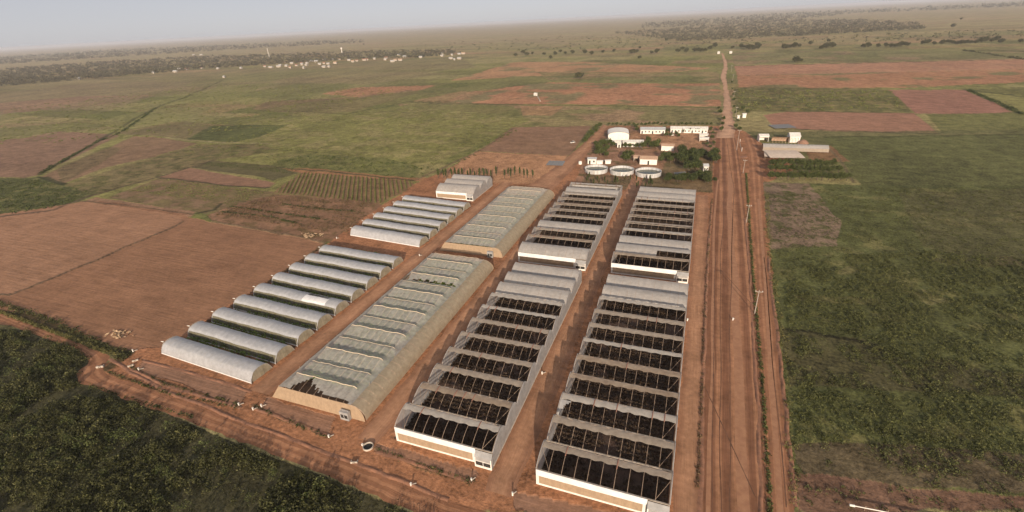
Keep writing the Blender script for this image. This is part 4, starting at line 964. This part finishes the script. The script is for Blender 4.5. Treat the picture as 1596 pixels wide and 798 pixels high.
# ------------------------------------------------------------------ buildings
def building(label, L, Rr, depth, h, roof, wall='white', name='house', rise=1.4, doors=2, cat='building', group=None, arched=False, over=.4, open_front=False, roof_mat=None):
    """front wall runs from ground point L to ground point Rr"""
    x0, y0 = L; x1, y1 = Rr; W = math.hypot(x1-x0, y1-y0); a = math.atan2(y1-y0, x1-x0)
    root = thing(name, label, cat, (x0, y0, 0), a, group)
    rm = M[roof_mat or roof]
    b = MB()
    if open_front:
        b.box(0, .2, 0, depth, 0, h); b.box(W-.2, W, 0, depth, 0, h); b.box(.2, W-.2, depth-.2, depth, 0, h); b.box(.2, W-.2, 0, .2, h-.9, h)
    elif arched:
        b.box(0, W, 0, depth, 0, h)
        N = 14; prof = [(W/2-W/2*math.cos(math.pi*i/N), h+rise*math.sin(math.pi*i/N)**.9) for i in range(N+1)]
        b.poly([(x, .02, z) for x, z in prof]); b.poly([(x, depth-.02, z) for x, z in prof])
    else:
        b.box(0, W, 0, depth, 0, h)
        b.add([(0.01, 0, h), (.01, depth, h), (.01, depth/2, h+rise*.95), (W-.01, 0, h), (W-.01, depth, h), (W-.01, depth/2, h+rise*.95)], [(0,2,1), (3,4,5)])
    wl = b.build('wall', M[wall], root)
    b = MB()
    if arched:
        b.grid(lambda u, v: (W/2-(W/2+.2)*math.cos(math.pi*u), -.3+(depth+.6)*v, h+.05+(rise+.1)*max(0, math.sin(math.pi*u))**.9), 18, 2)
        b.grid(lambda u, v: (W/2-(W/2+.35)*math.cos(math.pi*u), -.3+(depth+.6)*v, h+.2+(rise+.1)*max(0, math.sin(math.pi*u))**.9), 18, 2)
    else:
        e = rise*over/(depth/2)
        for s in (0, 1):
            ya, yb = (-over, depth/2) if s == 0 else (depth/2, depth+over); za, zb = (h-e, h+rise) if s == 0 else (h+rise, h-e)
            b.add([(-over, ya, za+.02), (W+over, ya, za+.02), (W+over, yb, zb+.02), (-over, yb, zb+.02), (-over, ya, za+.14), (W+over, ya, za+.14), (W+over, yb, zb+.14), (-over, yb, zb+.14)],
                  [(0,3,2,1), (4,5,6,7), (0,1,5,4), (2,3,7,6), (0,4,7,3), (1,2,6,5)])
    b.build('roof', rm, root)
    if not open_front:
        for k in range(doors):
            c = W*(k+.5)/doors; ww = min(.6, W/doors*.3)
            b = MB(); b.box(c-ww, c+ww, -.05, -.003, (0 if k % 3 == 0 else h*.35), h*.72); b.build('door' if k % 3 == 0 else 'window', M['glass'], root)
    return root
M['roof_vault'] = simple('vault_sheet', (.74,.70,.64), (.66,.62,.56), .3, .5)
building('large cream-white warehouse with a rounded vault roof at the top left of the compound', at(947.6,218.9), at(980,218.6), 19, 4.4, 'roof_vault', rise=2.9, doors=0, name='warehouse', arched=True)
building('long white shed with openings right of the vaulted warehouse', Z1(680,163), Z1(945,165), 10, 3.6, 'roof_grey', rise=1.7, doors=7, name='shed')
building('longest white shed with a row of slim trees before it', Z1(1005,152), Z1(1405,158), 9, 3.4, 'roof_white', rise=1.7, doors=11, name='shed')
building('low white lean-to just below the vaulted warehouse', Z1(375,285), Z1(478,285), 5, 3.0, 'roof_white', rise=.8, doors=2, name='shed')
building('tiny white annex with trees on its left, below the lean-to', Z1(430,312), Z1(470,312), 3, 3.4, 'roof_white', rise=.5, doors=1, name='shed')
building('white house with three round trees against its wall', Z1(490,305), Z1(708,308), 8, 4.0, 'roof_white', rise=1.2, doors=3)
building('small white house with tan roof in the middle of the yard', Z1(905,347), Z1(1040,351), 7, 4.0, 'roof_tan', rise=1.0, doors=0)
building('white house with wide brown roof behind the right-hand round tank', Z1(672,494), Z1(858,500), 9, 4.0, 'roof_tan', rise=1.3, doors=1)
building('brown roofed open shelter joined left of the white house behind the tanks', Z1(606,464), Z1(664,466), 6, 3.4, 'roof_tan', wall='wood', rise=.8, name='shelter', open_front=True)
building('small white pump house with grey roof behind the left round tank', Z1(110,490), Z1(200,492), 5, 3.8, 'roof_grey', rise=.8, doors=2, name='pump_house')
building('low white shed between the left and middle round tanks', Z1(206,492), Z1(272,492), 3, 2.2, 'roof_white', rise=.4, doors=0, name='shed')
building('low white shed behind the middle round tank', Z1(302,490), Z1(360,488), 3, 2.2, 'roof_white', rise=.5, doors=0, name='shed')
building('upper of two small white open sheds at the right edge of the yard', Z1(1318,208), Z1(1408,210), 5, 2.8, 'roof_white', rise=.6, name='shed', open_front=True)
building('lower of two small white open sheds at the right edge of the yard', Z1(1318,248), Z1(1416,250), 5, 2.8, 'roof_white', rise=.6, name='shed', open_front=True)
building('white guard hut with grey roof among the dark grove trees', Z1(1362,570), Z1(1412,570), 4.5, 3.6, 'roof_grey', rise=1.2, doors=2, name='guard_hut')
building('white open-fronted shed at the left of the roadside group', Z2(358,405), Z2(440,405), 7, 4.6, 'roof_white', rise=1.2, name='shed', open_front=True)
building('bright white gabled building right of the dark frame tunnel', Z2(628,412), Z2(718,413), 10, 5.0, 'roof_white', rise=2.2, doors=0)
building('tiny white hut beside the pole right of the straight road', Z2(212,192), Z2(242,192), 4, 3.6, 'roof_white', rise=.7, doors=0, name='hut')
building('small white kiosk left of the tiny hut near the road', Z2(165,206), Z2(184,206), 2.5, 3.4, 'roof_white', rise=.6, doors=0, name='hut')
building('white gate hut left of the far end of the road', at(1118,84), at(1120.8,84), 5, 4.4, 'roof_white', rise=1.5, doors=0, name='hut')
building('white gate hut right of the far end of the road', at(1136.6,83.4), at(1140,83.4), 5, 4, 'roof_white', rise=1.5, doors=0, name='hut')
building('lone white hut standing in the red field at upper centre', at(832,149.5), at(836,149.6), 4, 3.0, 'roof_white', rise=1.2, doors=1, name='hut')
b = MB(); P = [at(838,151), at(842,158)]; b.tube([(P[0][0], P[0][1], .4), (P[1][0], P[1][1], .4)], .8, 6); tag(b.build('pipe', M['concrete'], None), 'pale pipe lying below the lone white hut in the red field', 'pipe')
# long roadside canopy, tan canopy, frame tunnel
def canopy(label, L, Rr, depth, h, rise, mat, name='canopy', posts=10, front=None):
    x0, y0 = L; x1, y1 = Rr; W = math.hypot(x1-x0, y1-y0); a = math.atan2(y1-y0, x1-x0)
    root = thing(name, label, 'canopy', (x0, y0, 0), a)
    b = MB(); b.grid(lambda u, v: (W*u, depth*v, h+rise*math.sin(math.pi*v)-.12*abs(math.sin(u*posts*math.pi))), posts*4, 8)
    b.grid(lambda u, v: (W*u, depth*v, h-.05+rise*math.sin(math.pi*v)-.12*abs(math.sin(u*posts*math.pi))), posts*4, 8); b.build('cover', mat, root, smooth=True)
    f = MB()
    for i in range(posts+1):
        for y in (0.05, depth-.05): f.tube([(W*i/posts, y, 0), (W*i/posts, y, h)], .09, 5)
    f.build('posts', M['steel'], root)
    if front:
        b = MB(); b.grid(lambda u, v: (W*u, -.05, .6+(h-.7)*v), posts, 1); b.build('front_curtain', front, root)
    return root
canopy('long grey-topped canopy with tan front right of the road', Z2(390,488), Z2(974,506), 8.5, 3.2, 1.9, M['film'], posts=18, front=M['strip'])
canopy('wide flat tan canopy between the long canopy and the orchard', Z2(452,582), Z2(762,584), 22, 3.0, .5, M['tarp'], posts=10)
canopy('small tan side canopy at the left end of the wide one', Z2(402,565), Z2(440,567), 15, 2.6, .4, M['tarp'], posts=3)
root = thing('frame_tunnel', 'bare dark hoop frame between the two white roadside sheds', 'frame', (*Z2(480,416), 0), 0)
f = MB()
for i in range(9):
    x = i*2.3; f.tube([(x, 4.5-4.5*math.cos(math.pi*k/10), 4.2*math.sin(math.pi*k/10)) for k in range(11)], .12, 5)
f.build('hoops', M['steel'], root)
b = MB(); b.grid(lambda u, v: (18.4*u, 4.5-4.4*math.cos(math.pi*(.55+.45*v)), 4.1*math.sin(math.pi*(.55+.45*v))), 12, 6); b.build('torn_cover', M['leafnet'] if 'leafnet' in M else M['roof_tan'], root)
b = MB(); x, y = Z2(748,418); b.lathe([(4.4,0),(3.6,1.2),(2.0,2.4),(.4,3.1),(.02,3.2)], 14, x, y); tag(b.build('soil_heap', simple('heap_soil', (.26,.15,.1), None, .8, .95, .6), None), 'brown heap of soil right of the white gabled building', 'soil heap')
# grey sheets
def panels(label, L, Rr, depth, rows_, cols, tilt=.25, name='solar_array', mat='panel'):
    x0, y0 = L; x1, y1 = Rr; W = math.hypot(x1-x0, y1-y0); a = math.atan2(y1-y0, x1-x0); root = thing(name, label, 'panels', (x0, y0, 0), a)
    for r_ in range(rows_):
        b = MB(); y = depth*r_/rows_; d = depth/rows_*.72
        for c in range(cols):
            xa = W*c/cols+.1; xb = W*(c+1)/cols-.1
            b.add([(xa, y, .7), (xb, y, .7), (xb, y+d, .7+d*tilt), (xa, y+d, .7+d*tilt), (xa, y, .62), (xb, y, .62), (xb, y+d, .62+d*tilt), (xa, y+d, .62+d*tilt)], [(0,1,2,3), (4,7,6,5), (0,4,5,1), (1,5,6,2), (2,6,7,3), (3,7,4,0)])
        b.build('panel', M[mat], root)
        f = MB()
        for c in range(cols+1): f.tube([(W*c/cols, y+d*.5, 0), (W*c/cols, y+d*.5, .6+d*tilt*.5)], .07, 4)
        f.build('support', M['steel'], root)
    return root
panels('grey solar panel rows on the light soil left of the lane', at(851,258.6), at(877,259.4), 12, 4, 5)
panels('grey panel group in the green thicket below the guard hut', Z1(1088,634), Z1(1215,622), 8, 2, 5)
panels('rows of grey sheets beside the red field right of the road', Z2(500,292), Z2(690,285), 16, 4, 6, .12, 'sheet_rows')

# ------------------------------------------------------------------ round tanks
def tank(label, px, py, dia):
    x, y = at(px, py); y += dia/2; rr = dia/2
    root = thing('water_tank', label, 'water tank', (x, y, 0), 0, 'round tanks in the compound')
    b = MB(); prof = [(rr, 0)]
    for k in range(1, 9): prof.append((rr+(.05 if k % 2 else -.03), k*.3))
    prof += [(rr+.08, 2.75), (rr-.1, 2.75), (rr-.1, .1)]
    b.lathe(prof, 48); b.build('shell', M['tank'], root, smooth=True)
    b = MB(); b.add([((rr-.12)*math.cos(2*math.pi*k/48), (rr-.12)*math.sin(2*math.pi*k/48), 1.2) for k in range(48)], [tuple(range(48))]); b.build('water', M['water'], root)
    b = MB(); b.lathe([(rr+.1, 2.68), (rr+.16, 2.72), (rr+.16, 2.82), (rr+.1, 2.85), (rr-.02, 2.82)], 48); b.build('rim', M['white'], root)
    b = MB(); b.tube([(0, -rr-.3, 0), (0, -rr-.3, 3.1), (0, -rr+.4, 3.1)], .12, 5); b.build('inlet_pipe', M['steel'], root)
    return root
tank('left of the three open round water tanks, smallest in view', 925.6, 272, 16.2)
tank('middle of the three open round water tanks with dark water', 966.2, 274.4, 16.6)
tank('right one of the three open round water tanks, beside the green thicket', 1008, 277.8, 17.4)

# ------------------------------------------------------------------ poles
def pole(label, x, y, h=10.0, rz=0):
    root = thing('utility_pole', label, 'utility pole', (x, y, 0), rz, 'poles along the road')
    b = MB(); b.tube([(0,0,0), (0,0,h)], .19, 8, .13); b.build('shaft', M['pole'], root)
    b = MB(); b.box(-1.3, 1.3, -.28, -.15, h-.7, h-.5); b.tube([(-.8, -.2, h-.65), (0, -.2, h-1.4), (.8, -.2, h-.65)], .04, 4); b.build('crossarm', M['pole'], root)
    for xx in (-1.1, 1.1): 
        b = MB(); b.lathe([(.05, h-.5), (.1, h-.4), (.06, h-.3), (.1, h-.2), (.02, h-.12)], 8, xx, -.21); b.build('insulator', M['white'], root)
    return root
pl = [((1176,489), 10, 'nearest utility pole with crossarm on the ditch right of the main road'), ((1163,347), 10, 'second utility pole from the camera along the road ditch'),
      ((1158,270), 9.5, 'third utility pole, level with the grove of the compound'), ((1148,234), 16, 'tall lamp-like pole at the road junction below the roadside sheds'),
      ((1146.5,182), 10, 'utility pole beside the tiny white hut'), ((1143,155), 10, 'utility pole beside the straight road just past the tiny hut'), ((1141.5,128), 11, 'far utility pole near the road kink'), ((1139.5,112), 11, 'farthest utility pole seen along the road')]
for (px, py), h, lb in pl:
    x, y = at(px, py); pole(lb, x, y, h, .05)
# frame by the junction, posts
root = thing('goal_frame', 'slim white double-post frame between road and side track near the junction', 'frame', (*Z2(205,490), 0), 0)
b = MB(); b.box(-.12, .12, -.12, .12, 0, 3); b.build('post', M['white'], root); b = MB(); b.box(-.12, .12, 30, 30.24, 0, 3); b.build('post', M['white'], root)
b = MB(); b.box(-.1, .1, .12, 30, .05, .35); b.build('kerb_beam', M['concrete'], root)
x, y = Z2(225,540); b = MB(); b.lathe([(.02,.62),(2.6,.6),(2.9,.35),(3.0,0)][::-1], 16, 0, 0); o = b.build('concrete_slab', M['earth'], None); o.location = (x, y, 0); o.scale = (.9, 1.1, .45); tag(o, 'pale rounded slab mound at the road junction', 'slab')
# concrete drain posts and culverts in the front area
def drain_post(label, px, py, h=1.1):
    x, y = at(px, py); root = thing('drain_post', label, 'marker post', (x, y, 0), random.random()*.6, 'white drain markers')
    b = MB(); b.box(-.17, .17, -.17, .17, 0, h*.8); b.box(-.21, .21, -.21, .21, h*.8+.002, h*.8+.1); b.build('post', M['white'], root)
    b = MB(); b.tube([(.2, .2, .25), (.9, .9, .12)], .14, 6); b.build('outlet_pipe', M['concrete'], root); return root
for px, py, lb in [(373,632,'white drain post at the right end of the bed before the nearest tunnel'), (395,639,'white drain post at the foot of the lane beside the first tunnel'), (513,682,'white drain post below the tan shade-net front'),
                   (735,750,'white drain post at the right end of the ploughed bed before the second greenhouse'), (799,772,'white drain post at the bottom of the lane between the two open greenhouses'), (641,757,'small white marker post in the perimeter track'),
                   (217,577,'white post at the left end of the nearest bed'), (208,548,'thin white post at the corner of the bare field'), (408,634,'brownish white block at the left end of the bed before the shade net'),
                   (1142,499,'small white marker in the middle of the main road'), (845,583,'white marker on the lane edge between the open greenhouses'), (1071,500,'white marker by the right wall of the bottom right greenhouse'), (525,372,'white post in the gap beyond the ninth tunnel'), (654,399,'white post at the right end of the dark gap')]:
    drain_post(lb, px, py)
def culvert(label, px, py, rz=0, s=1.0):
    x, y = at(px, py); root = thing('culvert', label, 'culvert', (x, y, 0), rz); root.scale = (s*.8, s*.8, s*.8)
    b = MB(); b.box(-1.5, 1.5, -.25, .05, 0, 1.0); b.box(-1.5, -1.2, .05, 1.2, 0, .8); b.box(1.2, 1.5, .05, 1.2, 0, .8); b.build('headwall', M['concrete'], root)
    b = MB(); b.lathe([(.42, 0), (.5, 0), (.5, .12), (.42, .12)], 16); o = b.build('pipe_mouth', M['dark'], root); o.rotation_euler = (math.pi/2, 0, 0); o.location = (0, -.26, .48)
    return root
culvert('pale broken culvert headwall by the bend of the perimeter track', 156, 573, .6, .9)
culvert('small pale culvert above the track bend, left of the nearest bed', 204, 571, 1.0, .7)
culvert('second pale culvert beside the nearest bed corner', 211, 563, .9, .7)
culvert('white H-shaped culvert headwall on the perimeter track', 552, 722, .35, .75)
x, y = at(574, 697); root = thing('well_ring', 'white open concrete ring at the lane mouth below the second greenhouse', 'well ring', (x, y, 0))
b = MB(); b.lathe([(1.42, 0), (1.42, .5), (1.24, .5), (1.24, .05)], 28); b.build('ring', M['concrete'], root)
b = MB(); b.add([(1.2*math.cos(2*math.pi*k/24), 1.2*math.sin(2*math.pi*k/24), .12) for k in range(24)], [tuple(range(24))]); b.build('water', M['dark'], root)
b = MB(); b.box(-2.0, -1.6, -.2, .2, 0, .7); b.build('inlet_block', M['white'], root)
# long white pipe on stands at bottom right
P0 = at(1328, 788, .8); P1 = at(1420, 806, .8); root = thing('irrigation_pipe', 'white pipe on low stands at the bottom edge right of the tracks', 'pipe', (P0[0], P0[1], 0), math.atan2(P1[1]-P0[1], P1[0]-P0[0]))
L = math.hypot(P1[0]-P0[0], P1[1]-P0[1]); b = MB(); b.tube([(0,0,.85), (L*2,0,.85)], .11, 8); b.build('tube', M['white'], root)
b = MB(); b.tube([(-.5,0,.85), (.5,0,.85)], .26, 10); b.build('end_cap', M['white'], root)
for k in range(4):
    b = MB(); b.tube([(2.5+k*4.2, 0, 0), (2.5+k*4.2, 0, 1.5)], .06, 6); b.build('stand', M['steel'], root)
# rubbish heaps of pale stalks
def heap(label, px, py, s):
    x, y = at(px, py); r = np.random.default_rng(int(px)); n = 60; P = np.c_[x+r.normal(0, s, n), y+r.normal(0, s*.5, n), .1+.25*r.random(n)]
    V, Fq = leaf_quads(P, .45+.5*r.random(n), .6, r); tag(link('straw_heap', np_mesh('straw_heap', V, Fq, simple('pale_straw', (.42,.30,.19), (.3,.2,.12), 2, .9))), label, 'straw heap')
heap('scattered pale straw at the lower corner of the bare field', 184, 521, 2.4)
heap('pale straw heap at the right corner of the bare field', 487, 367, 3.6)

# ------------------------------------------------------------------ vehicles
def car(label, x, y, rz):
    root = thing('parked_car', label, 'car', (x, y, 0), rz, 'vehicles in the compound')
    b = MB(); sec = [(-2.2,.45,.75),(-2.1,.4,1.0),(-1.2,.4,1.1),(-.6,.4,1.1),(1.9,.4,1.1),(2.2,.45,.9)]
    b.grid(lambda u, v: (sec[int(round(u*5))][0], (v*2-1)*.9, sec[int(round(u*5))][2]), 5, 2)
    b.box(-2.2, 2.2, -.9, .9, .4, .98); b.build('body', M['white'], root)
    b = MB(); b.add([(-1.1,-.8,1.1),(1.9,-.8,1.1),(1.9,.8,1.1),(-1.1,.8,1.1),(-.4,-.7,1.75),(1.6,-.7,1.75),(1.6,.7,1.75),(-.4,.7,1.75)], [(4,5,6,7),(0,1,5,4),(1,2,6,5),(2,3,7,6),(3,0,4,7)]); b.build('cabin', M['glass'], root)
    b = MB(); b.box(-.35, 1.55, -.68, .68, 1.755, 1.82); b.build('roof', M['white'], root)
    for sx in (-1.35, 1.4):
        for sy in (-.86, .86):
            b = MB(); b.lathe([(.02,-.1),(.36,-.1),(.36,.1),(.02,.1)], 14); w_ = b.build('wheel', M['tyre'], root); w_.rotation_euler = (math.pi/2,0,0); w_.location = (sx, sy, .36)
    return root
x, y = Z1(1120, 340); car('white vehicle parked right of the small tan-roofed house', x, y, .1)
x, y = Z1(1015, 184); car('white vehicle parked below the two long white sheds', x, y, .2)
x, y = at(892.5, 223); car('white vehicle on the dark soil field beside the compound lane', x, y, .9)
for (u, v, lb) in [(312,256,'small white water butt left of the lean-to'), (30,492,'low white sign block beside the lane at the tanks')]:
    x, y = Z1(u, v); b = MB(); b.lathe([(1.3,0),(1.35,.2),(1.3,1.9),(1.0,2.3),(.4,2.45),(.02,2.45)], 16); o = b.build('plastic_tank', M['white'], None); o.location = (x, y, 0); tag(o, lb, 'water tank')

# ------------------------------------------------------------------ village on the plain
ZV = lambda u, v: (400+u/4.694, 60+v/4.694)
vh = [(50,210,5),(85,217,9),(145,212,8),(160,204,6),(205,207,6),(235,218,5),(245,188,6),(280,202,6),(318,188,5),(322,196,5),(358,187,5),(352,200,5),(336,222,3),(385,172,7),(420,174,8),(450,194,6),(480,162,6),(484,187,5),(512,191,6),(478,214,8),(518,212,5),(540,160,6),(562,186,7),(596,158,5),(665,166,6),(690,174,7),(722,168,6),(772,162,9),(800,160,5),(853,154,5),(935,147,7),(930,160,6),(978,174,9),(1002,166,7),(1035,164,9),(1070,139,7),(1030,127,7),(1188,144,7),(1345,132,6),(1352,116,5),(1408,152,8),(1422,126,4),(1466,153,9),(1470,118,7),(1498,116,8),(1440,160,4)]
vl = [(485,495,3),(945,458,4),(1075,451,8),(1105,436,6),(1150,436,7),(1245,428,4),(1345,431,5),(1490,429,4),(1240,344,8),(1385,485,3),(1195,344,5)]
allh = [(*ZV(u, v), w_) for u, v, w_ in vh]+[(u/3.99, v/3.99, w_) for u, v, w_ in vl]
protos = {}
M['village_wall'] = simple('village_wall', (.42,.37,.31), (.30,.26,.21), .3, .8); M['village_white'] = simple('village_tin', (.46,.44,.41), (.30,.29,.28), .3, .6)
for i, (px, py, wpx) in enumerate(allh):
    x, y = at(px, py); d = math.hypot(x, y); W = max(6.0, wpx*.75*d/FPX); W = min(W*.85, 20)
    rmn = random.choice(['village_white','village_white','roof_grey','rust','roof_tan','village_white']) if i not in (27, 28) else 'rust'
    key = rmn
    a = random.uniform(-.25, .35)+.3
    if key not in protos:
        g = building('pale walled village house on the far plain', (x, y), (x+12*math.cos(a), y+12*math.sin(a)), 8, 3.6, rmn, rise=1.8, doors=3, wall='village_wall', name='village_house', group='village houses at upper left'); protos[key] = g
    else:
        g = dup(protos[key], (x, y, 0), a)
    g.scale = (W/12, 1.0, 1.0+.25*random.random())
    nm = {'village_white': 'pale roof', 'roof_grey': 'grey roof', 'rust': 'rusty red roof', 'roof_tan': 'tan roof'}[rmn]
    g['label'] = 'small pale village house with '+nm+' on the far plain'; g['group'] = 'village houses with '+nm
x, y = at(533.5, 84); root = thing('water_tower', 'white water tower rising above the village houses', 'water tower', (x, y, 0))
b = MB(); b.lathe([(2.0,0),(1.7,19),(1.7,20)], 16); b.build('shaft', M['white'], root); b = MB(); b.lathe([(1.8,19),(3.6,21.5),(3.6,26),(2.6,27.5),(.05,28)], 18); b.build('tank', M['white'], root)
x, y = at(420, 90.5); root = thing('radio_mast', 'thin pale lattice mast at the left of the village', 'mast', (x, y, 0)); b = MB()
for k in range(4):
    a = k*math.pi/2+.4; b.tube([(2.6*math.cos(a), 2.6*math.sin(a), 0), (.6*math.cos(a), .6*math.sin(a), 38)], .28, 4)
for j in range(9):
    z = j*4.1; r0 = 2.6-2.0*z/38; r1 = 2.6-2.0*(z+4)/38
    for k in range(4):
        a = k*math.pi/2+.4; b.tube([(r0*math.cos(a), r0*math.sin(a), z), (r1*math.cos(a+math.pi/2), r1*math.sin(a+math.pi/2), z+4)], .15, 3)
b.build('lattice', M['white'], root); b = MB(); b.box(-1.2, 1.2, -1.2, 1.2, 38, 42); b.build('antenna', M['white'], root)

# ------------------------------------------------------------------ the hazy air
hm = bpy.data.materials.new('haze'); hm.use_nodes = True; n = hm.node_tree.nodes; l = hm.node_tree.links
n.remove(n['Principled BSDF']); pv = n.new('ShaderNodeVolumePrincipled'); pv.inputs['Color'].default_value = (.86,.87,.93,1)
pv.inputs['Density'].default_value = 6.5e-5; pv.inputs['Anisotropy'].default_value = .10
l.new(pv.outputs[0], n['Material Output'].inputs['Volume'])
b = MB(); b.box(-46000, 46000, -46000, 46000, -1.0, 108.0); o = b.build('haze', hm, None); kind(o, 'stuff'); tag(o, 'pale haze over the whole plain', 'haze')
